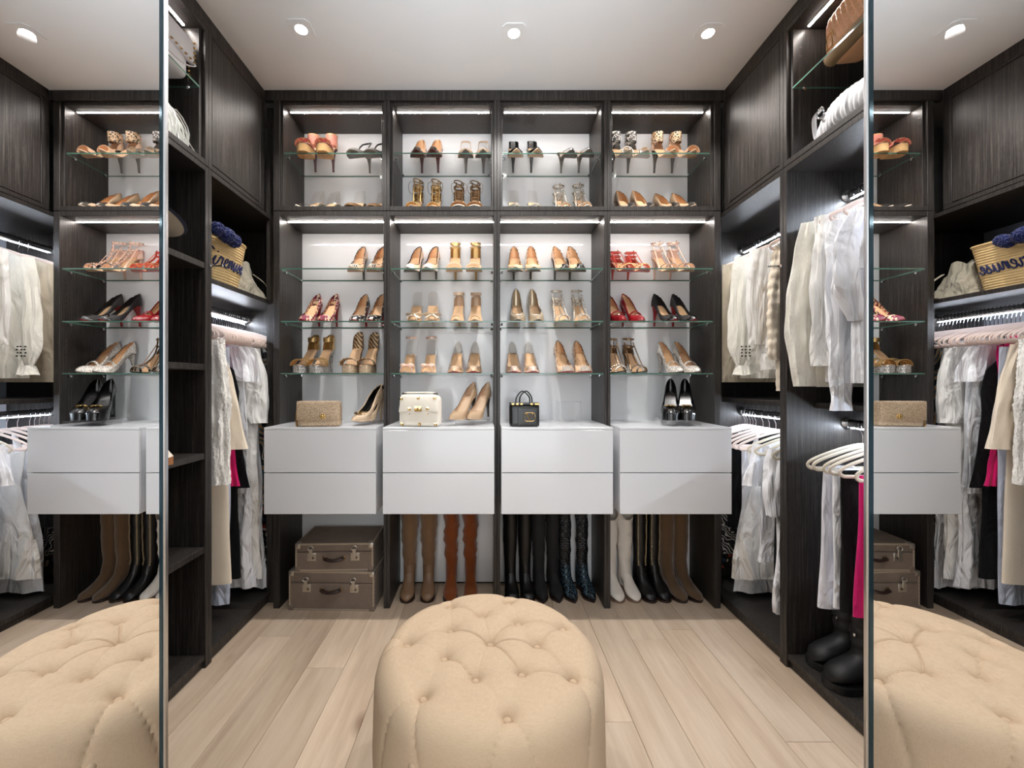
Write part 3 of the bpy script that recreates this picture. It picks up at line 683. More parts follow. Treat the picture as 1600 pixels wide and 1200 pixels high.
def build_shoe(t, kind, c):
    """t: the empty; c: dict of colours and measures"""
    l = Last(c.get('H', 0.10), c.get('toe', 'point'), c.get('plat', 0.0), c.get('L', L0))
    up = c['up']; so = c.get('sole', M('beige_sole', (188, 168, 148), 0.5)); hl = c.get('heelm', up); ins = c.get('ins', TAN)
    obj('sole', sole_mesh(l), so, t)
    if l.plat > 0:
        ts = [0.5 - 0.5 * cos(pi * k / 12) for k in range(13)]; rings = []
        for q in ts:
            tq = 0.01 + q * 0.52; wd = max(0.004, l.w(tq) * 0.97 * (1 if q < 0.85 else 0.9)); y, z = l.y(tq), l.b(tq) - 0.0035
            zb = 0.0 if tq < 0.33 else (tq - 0.33) ** 1.3 * 0.12
            rings.append([(-wd * 0.95, y, zb), (wd * 0.95, y, zb), (wd, y, z), (-wd, y, z)])
        obj('platform', MB().loft(rings, True, True, True), c.get('platm', up), t)
    obj('insole', sole_mesh(l, 0.0, 0.0012, 0.93), ins, t)
    obj('heel', heel_mesh(l, c.get('heel', 'stiletto')), hl, t)
    stud_pts = []
    if kind in ('pump', 'sling', 'dorsay', 'mule'):
        fr = None if kind == 'pump' else c.get('front', 0.5)
        a = dict(tv=c.get('tv', 0.25), hv=c.get('hv', 0.033), hs=c.get('hs', 0.024), hb=c.get('hb', 0.064), front=fr)
        if kind == 'pump':
            obj('upper', upper_mesh(l, **a), up, t)
            obj('lining', upper_mesh(l, inset=0.006, **{**a, 'tv': a['tv'] + 0.004, 'hv': a['hv'] - 0.0008, 'hb': a['hb'] - 0.0012, 'hs': a['hs'] - 0.001}), c.get('lin', TAN), t)
        else: obj('vamp', upper_mesh(l, **a), up, t)
        if c.get('cap'):
            cm = upper_mesh(l, **{**a, 'tv': 0.17, 'hv': 0.0295, 'hs': 0.018, 'front': 0.2}); cm.v = [(x * 1.03, y - 0.0012, z + 0.0012) for x, y, z in cm.v]
            obj('toe_cap', cm, c['cap'], t)
        if kind == 'dorsay': obj('heel_counter', counter(l, 0.056, 0.74), up, t)
        if kind == 'sling' or c.get('strap') == 'sling':
            n = 15; pts = []
            for k in range(n):
                a_ = -pi / 2 + pi * k / (n - 1); pts.append((l.w(0.9) * 1.02 * sin(a_), l.y(0.52 + 0.47 * cos(a_) ** 0.6), l.b(0.52 + 0.47 * cos(a_) ** 0.6) + 0.012 + 0.045 * cos(a_) ** 0.8))
            obj('strap', MB().tube(pts, 0.0016, 6, True, 2.6), c.get('strapm', up), t)
        if c.get('edge'):   # piping / studs along the topline
            um = upper_mesh(l, **a); top = um.v[-44:]
            obj('piping', MB().tube(top, 0.0022, 6, loop=True), c['edge'], t)
        if c.get('stud'):
            um = upper_mesh(l, **a); top = um.v[-44:]; stud_pts += [p for i, p in enumerate(top) if i % 2 == 0]
            if c.get('stud') == 'all': row = um.v[44 * 2:44 * 3]; stud_pts += [(x * 1.06, y, z + 0.002) for i, (x, y, z) in enumerate(row) if i % 2]
    if kind in ('sandal', 'cage', 'cuff', 'cross', 'lace'):
        for (tt, h, wd) in c.get('bands', [(0.16, 0.026, 0.02)]):
            m, pts = band(l, tt, h, wd, span=1.03); obj('toe_strap', m, c.get('bandm', up), t)
            if c.get('stud'): stud_pts += [(p[0] * 1.04, p[1] + d * wd / 2.4, p[2] + 0.003) for p in pts for d in (-1, 1)]
        if c.get('bow'):
            mb = MB()
            for s in (-1, 1): mb.ball((s * 0.018, l.y(0.2), l.b(0.2) + 0.033), (0.017, 0.005, 0.010), 10, 6)
            mb.ball((0, l.y(0.2) - 0.002, l.b(0.2) + 0.033), (0.005, 0.006, 0.007), 8, 6); obj('bow', mb, c['bow'], t)
        if c.get('cnt', True): obj('heel_counter', counter(l, c.get('cnt_h', 0.05), 0.76), c.get('cntm', up), t)
        for z in c.get('ankles', [0.06]):
            m, pts = ankle(l, z, width=c.get('aw', 0.008)); obj('ankle_strap', m, c.get('ankm', up), t)
            if c.get('stud'): stud_pts += [(p[0] * 1.1, p[1], p[2] + 0.001) for p in pts[::2]]
        if c.get('tbar'):
            z1 = max(c.get('ankles', [0.06])); yA = l.y(0.84) - 0.03
            pts = spline([(0, l.y(0.16), l.b(0.16) + 0.028), (0, l.y(0.38), l.b(0.38) + 0.035), (0, lerp(l.y(0.5), yA, 0.6), l.b(0.6) + 0.04), (0, yA, l.b(0.92) + z1)], 4)
            obj('t_strap', MB().tube(pts, 0.0045, 6, True, 0.35, up=(1, 0, 0)), up, t)
            if c.get('stud'): stud_pts += [(0, p[1] - 0.003, p[2] + 0.001) for p in pts]
        if kind == 'cage':
            mb = MB()
            for s in (-1, 1):
                mb.tube(spline([(s * l.w(0.3), l.y(0.3), l.b(0.3) + 0.002), (s * 0.028, l.y(0.52), l.b(0.5) + 0.032), (s * 0.022, l.y(0.8), l.b(0.9) + 0.055)], 4), 0.0032, 6, True, 0.5)
            obj('side_strap', mb, up, t)
        if kind == 'cuff':
            n = 20; rows = []
            for r in range(4):
                zz = l.b(0.92) + c.get('cuffz', 0.03) + 0.016 * r; rows.append([(0.0265 * cos(2 * pi * k / n) , l.y(0.83) + 0.033 * sin(2 * pi * k / n) - 0.001 * r, zz + 0.006 * sin(2 * pi * k / n)) for k in range(n)])
            obj('ankle_cuff', MB().loft(rows, True), c.get('cuffm', up), t)
        if kind == 'cross':
            mb = MB()
            for s in (-1, 1):
                mb.tube(spline([(s * l.w(0.14), l.y(0.14), l.b(0.14) + 0.014), (s * 0.012, l.y(0.26), l.b(0.24) + 0.030), (-s * 0.022, l.y(0.38), l.b(0.4) + 0.028), (-s * l.w(0.46), l.y(0.46), l.b(0.46) + 0.014)], 4), 0.015, 8, True, 0.16, up=(0, 0.5, 1))
            obj('cross_strap', mb, c.get('bandm', up), t)
        if kind == 'lace':
            hh = c.get('shaft', 0.10); mb = MB(); n = 18
            for q in range(6):
                zz = l.b(0.92) + hh * q / 5
                mb.tube([(0.024 * cos(2 * pi * k / n), l.y(0.82) + (0.030 - 0.002 * q) * sin(2 * pi * k / n), zz + 0.018 * (q % 2) * sin(pi * k / n)) for k in range(n)], 0.0028, 6, loop=True)
            for s in (-1, 1): mb.tube([(s * 0.016, l.y(0.66), l.b(0.6) + 0.02), (s * 0.018, l.y(0.70), l.b(0.92) + hh * 0.5), (s * 0.012, l.y(0.70), l.b(0.92) + hh)], 0.0032, 6)
            for k in range(4): tt = 0.16 + 0.09 * k; m, _ = band(l, tt, 0.026 + 0.004 * k, 0.007); mb.add(m.v, m.f)
            obj('cage_straps', mb, up, t)
            ln = MB()
            for s in (-1, 1): ln.tube(spline([(s * 0.012, l.y(0.69), l.b(0.92) + hh), (s * 0.035, l.y(0.62), l.b(0.92) + hh * 0.8), (s * 0.034, l.y(0.58), l.b(0.92) + hh * 0.3), (s * 0.02, l.y(0.6), l.b(0.92) + 0.01)], 5), 0.0012, 5)
            obj('lace', ln, c.get('lacem', up), t)
    if c.get('clearback'): obj('clear_back', counter(l, 0.075, 0.66), PVC, t)
    if c.get('clearside'): obj('clear_vamp', upper_mesh(l, tv=0.34, hv=0.038, hs=0.03, hb=0.04), PVC, t)
    if c.get('medal'):
        mb = MB(); mb.disc((0, l.y(0.2), l.b(0.2) + 0.034), 0.012, 0.004, 'Z', 16)
        for s in (-1, 1): mb.tube([(s * 0.010, l.y(0.2), l.b(0.2) + 0.034), (s * 0.020, l.y(0.2), l.b(0.2) + 0.031)], [0.006, 0.003], 8)
        obj('ornament', mb, GOLD, t)
    if stud_pts: obj('studs', studs(stud_pts), c.get('studm', GOLD), t)['kind'] = 'stuff'

# colours of the shoes
BLK = M('black_patent', (14, 14, 15), 0.22, coat=0.4); BLKM = M('black_mesh', (38, 35, 34), 0.7); RED = M('red_patent', (142, 22, 30), 0.25, coat=0.3)
REDS = M('red_lacquer_sole', (150, 26, 36), 0.3); WINE = M('burgundy_sole', (92, 44, 48), 0.4); GREY = M('grey_sole', (118, 112, 106), 0.5)
BEIGE = M('beige_leather', (206, 178, 150), 0.45); SILV = M('silver_leather', (200, 194, 186), 0.3, 0.7); CHAMP = M('champagne_leather', (208, 188, 160), 0.32, 0.55)
CREAM = M('cream_leather', (232, 222, 204), 0.4); GOLDL = M('gold_leather', (200, 164, 108), 0.32, 0.75); BRNZ = M('bronze_leather', (150, 118, 86), 0.35, 0.6)
TAUPE = M('taupe_mesh', (176, 148, 118), 0.6); CORAL = M('coral_patent', (196, 72, 62), 0.28, coat=0.3); PINKN = M('blush_patent', (232, 200, 182), 0.25, coat=0.3)
GUN = M('gunmetal', (98, 92, 86), 0.3, 0.9); WHITEL = M('white_patent', (236, 232, 226), 0.25, coat=0.3)
LEO = cells('leopard_print', [(0, (40, 28, 24)), (0.42, (214, 186, 150)), (0.72, (150, 104, 66))], 110, out='Distance'); LEO2 = cells('multicolour_print', [(0, (120, 20, 60)), (0.3, (226, 190, 140)), (0.5, (60, 30, 30)), (0.65, (230, 214, 190)), (0.85, (170, 60, 90))], 130)
BWL = cells('black_white_print', [(0, (30, 28, 28)), (0.45, (226, 220, 212)), (0.75, (60, 54, 52))], 150); ZEB = stripes('bronze_zebra', [(0, (84, 62, 44)), (0.42, (216, 188, 150))], 26, 'DIAGONAL', 5)
STR = stripes('dark_stripe', [(0, (36, 32, 40)), (0.5, (226, 212, 196))], 60, 'X', 1.0); PKS = stripes('pink_stripe', [(0, (214, 96, 110)), (0.35, (240, 214, 196)), (0.6, (176, 60, 84)), (0.8, (236, 180, 120))], 45, 'Z', 1)
GLT = cells('white_glitter', [(0, (150, 140, 130)), (0.3, (226, 216, 204)), (0.7, (250, 246, 240))], 420, 0.35, 0.35); GLTB = cells('blue_glitter', [(0, (8, 10, 14)), (0.62, (40, 58, 72)), (0.86, (110, 150, 172))], 300, 0.35, 0.4)
GLTG = cells('gold_glitter', [(0, (160, 136, 110)), (0.3, (196, 170, 140)), (0.8, (232, 210, 182))], 520, 0.4, 0.2); SPARK = cells('silver_sparkle', [(0, (110, 104, 100)), (0.4, (190, 184, 176)), (0.8, (245, 242, 238))], 380, 0.3, 0.5)
CORK = M('cork_wedge', (206, 164, 112), 0.8, vary=0.2); SNAKE = cells('snake_print', [(0, (170, 156, 138)), (0.4, (214, 204, 190)), (0.8, (236, 230, 220))], 170)

SHELF = {'U1': (Z_U + 0.004, 'top cabinet glass shelf'), 'U0': (2.138, 'top cabinet floor'), 'L1': (Z_L1 + 0.004, 'highest long shelf'),
         'L2': (Z_L2 + 0.004, 'middle long shelf'), 'L3': (Z_L3 + 0.004, 'lowest long shelf'), 'D': (ZDT, 'drawer top')}
GRP = {'U1': 'heels on the upper glass shelves', 'U0': 'heels on the floor of the top cabinets', 'L1': 'heels on the highest long glass shelves', 'L2': 'heels on the middle glass shelves',
       'L3': 'heels on the lowest glass shelves', 'D': 'heels on the drawer units'}
S_ = dict
CAGE = dict(bands=[(0.13, 0.024, 0.014), (0.28, 0.034, 0.009)], ankles=[0.035, 0.072], tbar=True, stud=True, cnt_h=0.045)
shoes = [
 ('U1', 1, (486, 515), 'cuff', S_(up=CORK, H=0.10, plat=0.03, cuffz=0.008, toe='round', cuffm=PKS, bandm=PKS, bands=[(0.15, 0.03, 0.03)], platm=CORK, sole=WINE, heelm=WINE, L=0.20), 0.12, 'pink striped platform sandal'),
 ('U1', 1, (565, 593), 'sling', S_(up=GREY, strapm=BLK, sole=GREY, heelm=GREY, H=0.09, toe='round'), -0.35, 'grey slingback with black strap'),
 ('U1', 2, (656, 681), 'pump', S_(up=NUDE, cap=BLKM, sole=WINE, heelm=WINE), -0.02, 'nude pump with dark feathered toe'),
 ('U1', 2, (728, 755), 'sling', S_(up=BEIGE, sole=GREY, heelm=GREY), 0.05, 'beige slingback with grey sole'),
 ('U1', 3, (804, 834), 'dorsay', S_(up=BLK, sole=BEIGE, heelm=BLK, ankles=[0.06]), 0.1, 'black open-sided heel with tan lining'),
 ('U1', 3, (884, 911), 'mule', S_(up=PVC, sole=GREY, heelm=GREY, front=0.4, H=0.085), 0.25, 'clear mule with grey sole'),
 ('U1', 4, (968, 994), 'cuff', S_(up=SILV, cuffm=BWL, sole=SILV, heelm=GUN, bands=[(0.14, 0.026, 0.012), (0.27, 0.033, 0.012)]), 0.35, 'silver sandal with black sequinned ankle cuff'),
 ('U1', 4, (1035, 1065), 'cuff', S_(up=NUDE, cuffm=LEO, sole=BEIGE, heelm=GUN, bands=[(0.16, 0.028, 0.035)]), 0.3, 'nude sandal with studded ankle cuff'),
 ('U0', 1, (485, 510), 'mule', S_(up=PVC, sole=CREAM, heelm=PVC, front=0.42, clearback=True, H=0.085), -0.55, 'clear vinyl mule on cream sole'),
 ('U0', 1, (557, 591), 'mule', S_(up=BRNZ, sole=BRNZ, heelm=PVC, front=0.42, clearback=True, toe='round', H=0.085), -0.1, 'bronze mule with clear heel'),
 ('U0', 2, (649, 679), 'lace', S_(up=GOLDL, sole=BEIGE, heelm=GOLDL, cnt_h=0.05, shaft=0.085, lacem=GUN), 0.0, 'pale gold lace-up cage heel'),
 ('U0', 2, (717, 742), 'lace', S_(up=BRNZ, sole=CREAM, heelm=BRNZ, cnt_h=0.06, shaft=0.075, toe='round'), 0.08, 'bronze cage heel with cream toe'),
 ('U0', 3, (804, 835), 'mule', S_(up=SILV, sole=CREAM, heelm=PVC, front=0.4, clearback=True, H=0.09), 0.15, 'silver mule with clear back'),
 ('U0', 3, (878, 909), 'cage', S_(up=SNAKE, sole=CREAM, **CAGE, studm=GUN), 0.1, 'snakeskin caged heel with studs'),
 ('U0', 4, (977, 1004), 'pump', S_(up=BEIGE, cap=BLKM, sole=BEIGE), 0.2, 'beige pump with charcoal toe'),
 ('U0', 4, (1041, 1067), 'pump', S_(up=TAUPE, cap=GUN, sole=BEIGE, H=0.085), 0.25, 'taupe pump with gunmetal toe'),
 ('L1', 1, (561, 591), 'pump', S_(up=NUDE, cap=STR, sole=BEIGE, heelm=GUN, edge=BWL), -0.12, 'nude pump with striped toe'),
 ('L1', 2, (648, 675), 'pump', S_(up=NUDE, cap=WHITEL, sole=GREY, heelm=GUN, edge=BLK), -0.2, 'nude pump with white toe and black trim'),
 ('L1', 2, (711, 742), 'sandal', S_(up=GOLDL, bandm=WHITEL, sole=BEIGE, bands=[(0.15, 0.026, 0.028)], ankles=[0.05, 0.07], toe='round', heelm=GOLDL, cnt_h=0.06), 0.0, 'gold ankle-strap sandal with cream toe'),
 ('L1', 3, (804, 831), 'pump', S_(up=NUDE, sole=GREY, heelm=GUN, stud=True, hv=0.03), 0.0, 'nude pump edged with small studs'),
 ('L1', 3, (875, 898), 'pump', S_(up=NUDE, cap=BLK, sole=GREY, heelm=GUN, stud=True), 0.28, 'nude studded pump with black toe'),
 ('L1', 4, (969, 994), 'cage', S_(up=CORAL, sole=CORAL, H=0.075, bands=[(0.14, 0.024, 0.012), (0.28, 0.032, 0.009)], ankles=[0.03, 0.05], tbar=True, stud=True, cnt_h=0.03), 0.35, 'coral red studded strappy heel'),
 ('L1', 4, (1035, 1060), 'cage', S_(up=PINKN, sole=BEIGE, **CAGE, studm=GUN), 0.3, 'blush caged heel with dark studs'),
 ('L2', 1, (486, 514), 'pump', S_(up=LEO2, sole=REDS, lin=LEO2, heelm=REDS, toe='point'), -0.2, 'multicoloured print pump with red sole'),
 ('L2', 1, (562, 588), 'pump', S_(up=BWL, lin=TAN, sole=REDS, heelm=REDS), -0.22, 'animal print pump with tan inside'),
 ('L2', 2, (649, 676), 'cross', S_(up=CREAM, sole=BEIGE, clearback=True, cnt=False, ankles=[], bands=[(0.1, 0.02, 0.02)], heelm=PVC), 0.1, 'cream crossover heel with clear back'),
 ('L2', 2, (715, 743), 'sandal', S_(up=BEIGE, sole=BEIGE, bands=[(0.12, 0.022, 0.012)], ankles=[0.06], aw=0.014, cnt_h=0.055), 0.0, 'tan leather ankle-strap sandal'),
 ('L2', 3, (808, 836), 'pump', S_(up=CHAMP, lin=CHAMP, sole=GREY, tv=0.3, hb=0.09, hs=0.034, edge=SILV), 0.12, 'champagne pump with a high pointed back'),
 ('L2', 3, (875, 906), 'cage', S_(up=SNAKE, sole=CREAM, **CAGE, studm=SILV), 0.12, 'white snakeskin caged heel'),
 ('L2', 4, (961, 989), 'pump', S_(up=RED, sole=REDS, edge=RED, lin=TAN, medstrap=True), 0.3, 'red patent pump with strap'),
 ('L2', 4, (1038, 1068), 'pump', S_(up=BLKM, sole=REDS, heelm=REDS, lin=BLKM, cap=BLK), 0.35, 'black mesh pump with red heel'),
 ('L3', 1, (480, 505), 'sandal', S_(up=GOLDL, sole=SPARK, H=0.12, plat=0.028, platm=SPARK, toe='round', bands=[(0.15, 0.03, 0.03), (0.32, 0.036, 0.02)], ankles=[0.05], aw=0.02, cnt_h=0.075, heelm=SPARK), -0.15, 'gold draped platform sandal'),
 ('L3', 1, (553, 578), 'sandal', S_(up=ZEB, sole=BRNZ, H=0.125, plat=0.032, platm=GLTG, toe='round', bands=[(0.18, 0.032, 0.05)], ankles=[], cnt_h=0.085, heelm=ZEB), -0.05, 'bronze zebra platform sandal'),
 ('L3', 2, (639, 671), 'sandal', S_(up=PINKN, sole=PINKN, bow=PINKN, clearback=True, bands=[(0.15, 0.028, 0.03)], cnt=False, ankles=[0.085], heelm=PVC, H=0.095), 0.0, 'blush bow heel with clear back'),
 ('L3', 2, (713, 741), 'pump', S_(up=PVC, cap=NUDE, sole=REDS, lin=PVC, heelm=NUDE), 0.0, 'clear-sided nude pump with red sole'),
 ('L3', 3, (802, 829), 'pump', S_(up=PVC, cap=PINKN, sole=REDS, lin=PVC, heelm=PINKN), 0.0, 'clear-sided blush pump with red sole'),
 ('L3', 3, (879, 908), 'pump', S_(up=NUDE, cap=STR, sole=REDS, stud=True, studm=GUN, toe='round'), 0.08, 'nude studded pump with striped toe'),
 ('L3', 4, (963, 991), 'cage', S_(up=BRNZ, sole=BLK, **CAGE, studm=SILV, bandm=BLK), 0.15, 'bronze caged heel with black toe'),
 ('L3', 4, (1047, 1073), 'pump', S_(up=GLT, sole=GREY, lin=TAN, cap=GLT, medstrap=True), 0.35, 'white glitter pump with pearl strap'),
 ('D', 1, (574, 590), 'pump', S_(up=GLTG, lin=BLK, ins=BLK, sole=BEIGE, edge=BEIGE, medal=True, hb=0.06), -0.4, 'gold glitter pump with black lining'),
 ('D', 2, (723, 748), 'pump', S_(up=TAUPE, lin=BEIGE, ins=BEIGE, sole=BEIGE, heelm=GUN), -0.5, 'taupe mesh pump on a clear riser'),
 ('D', 4, (1047, 1072), 'pump', S_(up=BLK, lin=BLK, ins=BLK, sole=BLK, heel='block', H=0.12, plat=0.025, toe='round', medal=True, hb=0.06, L=0.20), -0.40, 'black platform pump with gold medallion'),
]
SS = 1.16   # the photograph's shoes are this much larger than the last above
CLABEL = {1: 'first column', 2: 'second column', 3: 'third column', 4: 'fourth column'}
for (sh, col, pxs, kind, c, rz, desc) in shoes:
    z, wh = SHELF[sh]; Yc = {'U1': 2.295, 'U0': 2.30, 'L1': 2.322, 'L2': 2.312, 'L3': 2.312, 'D': 2.17}[sh]
    if sh == 'D': z += 0.03 if col in (2, 4) else 0.022
    Yv = Yc + (0.02 if sh in ('U1', 'L1') else 0.0)
    z += 0.0007; src = None; kids = None
    for i, px in enumerate(pxs):
        x = (px - CX) * Yv / F; hwx = 0.052 + 0.118 * abs(sin(rz * 0.4)); x = max(xb[col - 1] + T + hwx, min(xb[col] - T - hwx, x)); side = ('left', 'right')[i]
        lab = f'{desc}, {side} shoe, {wh}, {CLABEL[col]}'
        y = Yc + random.Random(px).uniform(-0.006, 0.006) + (0.055 * i if (sh, col) == ('D', 1) else 0.03 * i if (sh, col) == ('D', 2) else 0); r = rz * (0.35 if sh != 'D' else 1) + random.Random(px + 3).uniform(-0.06, 0.06)
        if src is None:
            src = thing('high_heel_shoe', lab, 'shoe', (x, y, z), r, GRP[sh]); src.scale = (SS, SS, SS); build_shoe(src, kind, c)
            if c.get('medstrap'):
                l = Last(c.get('H', 0.10)); m, _ = band(l, 0.36, 0.046, 0.008, tilt=0.0); obj('strap', m, c['up'], src)
        else:
            kids = [(k, children(k)) for k in children(src)]
            copy_tree(src, (x, y, z), r, lab, GRP[sh], kids)
# clear acrylic risers on the drawers
def riser(x, y, z, w, d, h, rz, lab):
    t = thing('acrylic_riser', lab, 'display stand', (x, y, z), rz)
    obj('top', MB().box(-w / 2, w / 2, -d / 2, d / 2, h - 0.005, h, 0.0008), ACRYL, t, smooth=False)
    for s in (-1, 1): obj('side', MB().box(s * w / 2 - (0.005 if s > 0 else 0), s * w / 2 + (0 if s > 0 else 0.005), -d / 2, d / 2, 0, h - 0.005, 0.0008), ACRYL, t, smooth=False)
riser((580 - CX) * 2.16 / F, 2.20, ZDT, 0.12, 0.17, 0.0215, -0.2, 'low clear acrylic riser under the gold glitter pumps')
riser((736 - CX) * 2.16 / F, 2.17, ZDT, 0.17, 0.15, 0.0295, 0.0, 'clear acrylic riser under the taupe mesh pumps')
riser((1059.5 - CX) * 2.16 / F, 2.17, ZDT, 0.19, 0.17, 0.0295, -0.2, 'clear acrylic riser under the black platform pumps')
riser(0.434, 2.17, ZDT, 0.115, 0.10, 0.125, 0.05, 'empty clear acrylic stand right of the black handbag')

# ------------------------------------------------------------------ handbags on the drawers
def soft_box(w, d, h, b=0.012, puff=0.006, n=10, taper=0.0):
    """rounded box on z = 0, sides slightly puffed"""
    bm = bmesh.new(); bmesh.ops.create_cube(bm, size=1.0); bmesh.ops.subdivide_edges(bm, edges=bm.edges[:], cuts=n, use_grid_fill=True)
    for v in bm.verts:
        x, y, z = v.co * 2
        k = 1 - taper * (z + 1) / 2
        q = lambda a, bb: a
        X, Y, Z = x * w / 2 * (1 - 0.0), y * d / 2 * k, (z + 1) * h / 2
        ex, ey, ez = max(0, abs(X) - (w / 2 - b)), max(0, abs(Y) - (d / 2 * k - b)), max(0, abs(Z - h / 2) - (h / 2 - b))
        L = sqrt(ex * ex + ey * ey + ez * ez)
        if L > b:
            f = b / L
            X -= (1 if X > 0 else -1) * ex * (1 - f); Y -= (1 if Y > 0 else -1) * ey * (1 - f); Z -= (1 if Z > h / 2 else -1) * ez * (1 - f)
        Y += (1 if y > 0 else -1) * puff * (1 - x * x) * (1 - z * z) * abs(y)
        v.co = (X, Y, Z)
    mb = MB(); bm.verts.index_update(); mb.add([v.co[:] for v in bm.verts], [[v.index for v in f.verts] for f in bm.faces]); bm.free(); return mb
def chain(pts, r=0.004, wire=0.0011):
    mb = MB()
    for i, (a, b) in enumerate(zip(pts, pts[1:])):
        c = (Vector(a) + Vector(b)) / 2; d = (Vector(b) - Vector(a)).normalized(); u = d.cross(Vector((0, 0, 1)) if abs(d.z) < 0.9 else Vector((1, 0, 0))).normalized()
        if i % 2: u = d.cross(u).normalized()
        mb.tube([c + d * (r * 1.25 * cos(2 * pi * k / 10)) + u * (r * 0.8 * sin(2 * pi * k / 10)) for k in range(10)], wire, 5, loop=True)
    return mb
t = thing('shoulder_bag', 'gold glitter flap bag with chain strap, on the first drawer unit', 'handbag', (-0.845, 2.085, ZDT), 0.12)
obj('body', soft_box(0.205, 0.062, 0.128, 0.014, 0.006), GLTG, t)
fm = soft_box(0.208, 0.012, 0.098, 0.005, 0.003); fm.shift((0, -0.034, 0.032)); obj('flap', fm, GLTG, t)
mb = MB()
for k in range(7):
    a = 2 * pi * k / 7; mb.ball((0.022 + 0.010 * cos(a), -0.043, 0.052 + 0.010 * sin(a)), (0.0055, 0.003, 0.0055), 8, 5)
mb.ball((0.022, -0.045, 0.052), (0.007, 0.005, 0.007), 8, 6); obj('clasp', mb, GOLD, t)
pts = spline([(-0.09, 0.0, 0.122), (-0.104, -0.005, 0.115), (-0.112, -0.01, 0.07), (-0.114, -0.012, 0.03), (-0.108, -0.02, 0.006), (-0.112, 0.01, 0.03), (-0.109, 0.012, 0.09), (-0.10, 0.01, 0.12)], 7)
obj('chain_strap', chain(pts, 0.0052, 0.0013), GOLD, t)
WHB = fabric('white_quilted_leather', (238, 230, 216), 60, 0.15, 0.03)
t = thing('shoulder_bag', 'white leather flap bag with square gold studs, on the second drawer unit', 'handbag', (-0.335, 2.09, ZDT), -0.1)
obj('body', soft_box(0.212, 0.080, 0.158, 0.026, 0.014, taper=0.22), WHB, t)
fm = soft_box(0.206, 0.016, 0.092, 0.007, 0.005); fm.shift((0, -0.040, 0.070)); fm.v = [(x * (1 - 0.10 * (z - 0.07) / 0.09), y + 0.012 * max(0, (z - 0.07) / 0.09), z) for x, y, z in fm.v]; obj('flap', fm, WHB, t)
def pyr(mb, x, y, z, r):
    mb.add([(x - r, y, z - r), (x + r, y, z - r), (x + r, y, z + r), (x - r, y, z + r), (x, y - r * 0.9, z)], [(0, 1, 4), (1, 2, 4), (2, 3, 4), (3, 0, 4), (3, 2, 1, 0)])
for (x, z) in ((-0.085, 0.142), (0.0, 0.146), (0.083, 0.146), (-0.045, 0.090), (0.047, 0.092)):
    mb = MB(); pyr(mb, x, -0.0505, z, 0.0075); obj('stud', mb, GOLD, t, smooth=False)
for (x, z) in ((-0.045, 0.064), (0.047, 0.066), (-0.085, 0.012), (0.005, 0.014), (0.087, 0.014)):
    mb = MB(); pyr(mb, x, -0.043, z, 0.0075); obj('stud', mb, GOLD, t, smooth=False)
mb = MB().box(-0.018, 0.018, -0.056, -0.048, 0.078, 0.104, 0.002); pyr(mb, -0.009, -0.056, 0.091, 0.0075); pyr(mb, 0.009, -0.056, 0.091, 0.0075); obj('turn_lock', mb, GOLD, t, smooth=False)
obj('top_handle', MB().tube(spline([(-0.09, 0.0, 0.15), (-0.085, 0, 0.168), (-0.03, 0, 0.171), (0.04, 0, 0.171), (0.075, 0, 0.166), (0.08, 0, 0.15)], 5), 0.006, 8, True, 0.6), WHB, t)
for x in (-0.086, 0.078): obj('handle_ring', MB().box(x - 0.011, x + 0.011, -0.009, 0.009, 0.158, 0.170, 0.002), GUN, t, smooth=False)
t = thing('handbag', 'small black leather top-handle bag with gold V emblem, on the third drawer unit', 'handbag', (0.192, 2.09, ZDT), 0.03)
BLB = M('black_bag_leather', (12, 12, 13), 0.32, spec=0.6, bump=(260, 0.15))
obj('body', soft_box(0.150, 0.075, 0.112, 0.012, 0.004, taper=0.25), BLB, t)
fp = soft_box(0.108, 0.010, 0.092, 0.004, 0.001); fp.shift((0.018, -0.036, 0.004)); obj('front_pocket', fp, BLB, t)
obj('top_band', MB().box(-0.074, 0.074, -0.034, 0.034, 0.108, 0.120, 0.003), BLB, t, smooth=False)
mb = MB()
for x in (-0.060, -0.038, -0.017, 0.034, 0.056, 0.066): mb.box(x - 0.0065, x + 0.0065, -0.0375, -0.033, 0.109, 0.118, 0.001)
obj('gold_plates', mb, GOLD, t, smooth=False)
for y in (-0.026, 0.026):
    obj('handle', MB().tube(spline([(-0.045 if y < 0 else -0.02, y, 0.115), (-0.04 if y < 0 else -0.016, y, 0.15), (-0.01 if y < 0 else 0.012, y * 0.6, 0.178), (0.022 if y < 0 else 0.04, y, 0.15), (0.026 if y < 0 else 0.045, y, 0.115)], 6), 0.0035, 8), BLB, t)
mb = MB(); ez, ex = 0.050, 0.022
mb.tube([(ex + 0.027 * (abs(cos(a)) ** 0.55) * (1 if cos(a) > 0 else -1), -0.0445, ez + 0.0215 * (abs(sin(a)) ** 0.55) * (1 if sin(a) > 0 else -1)) for a in [2 * pi * (k + 0.5) / 28 for k in range(28)]], 0.0022, 6, loop=True)
mb.tube([(ex - 0.014, -0.0445, ez + 0.0145), (ex, -0.0445, ez - 0.0155), (ex + 0.014, -0.0445, ez + 0.0145)], [0.0042, 0.0030, 0.0024], 6)
for s in (-1, 1): mb.tube([(ex + s * 0.014 - 0.005, -0.0445, ez + 0.015), (ex + s * 0.014 + 0.005, -0.0445, ez + 0.015)], 0.0014, 6)
obj('emblem', mb, GOLD, t)

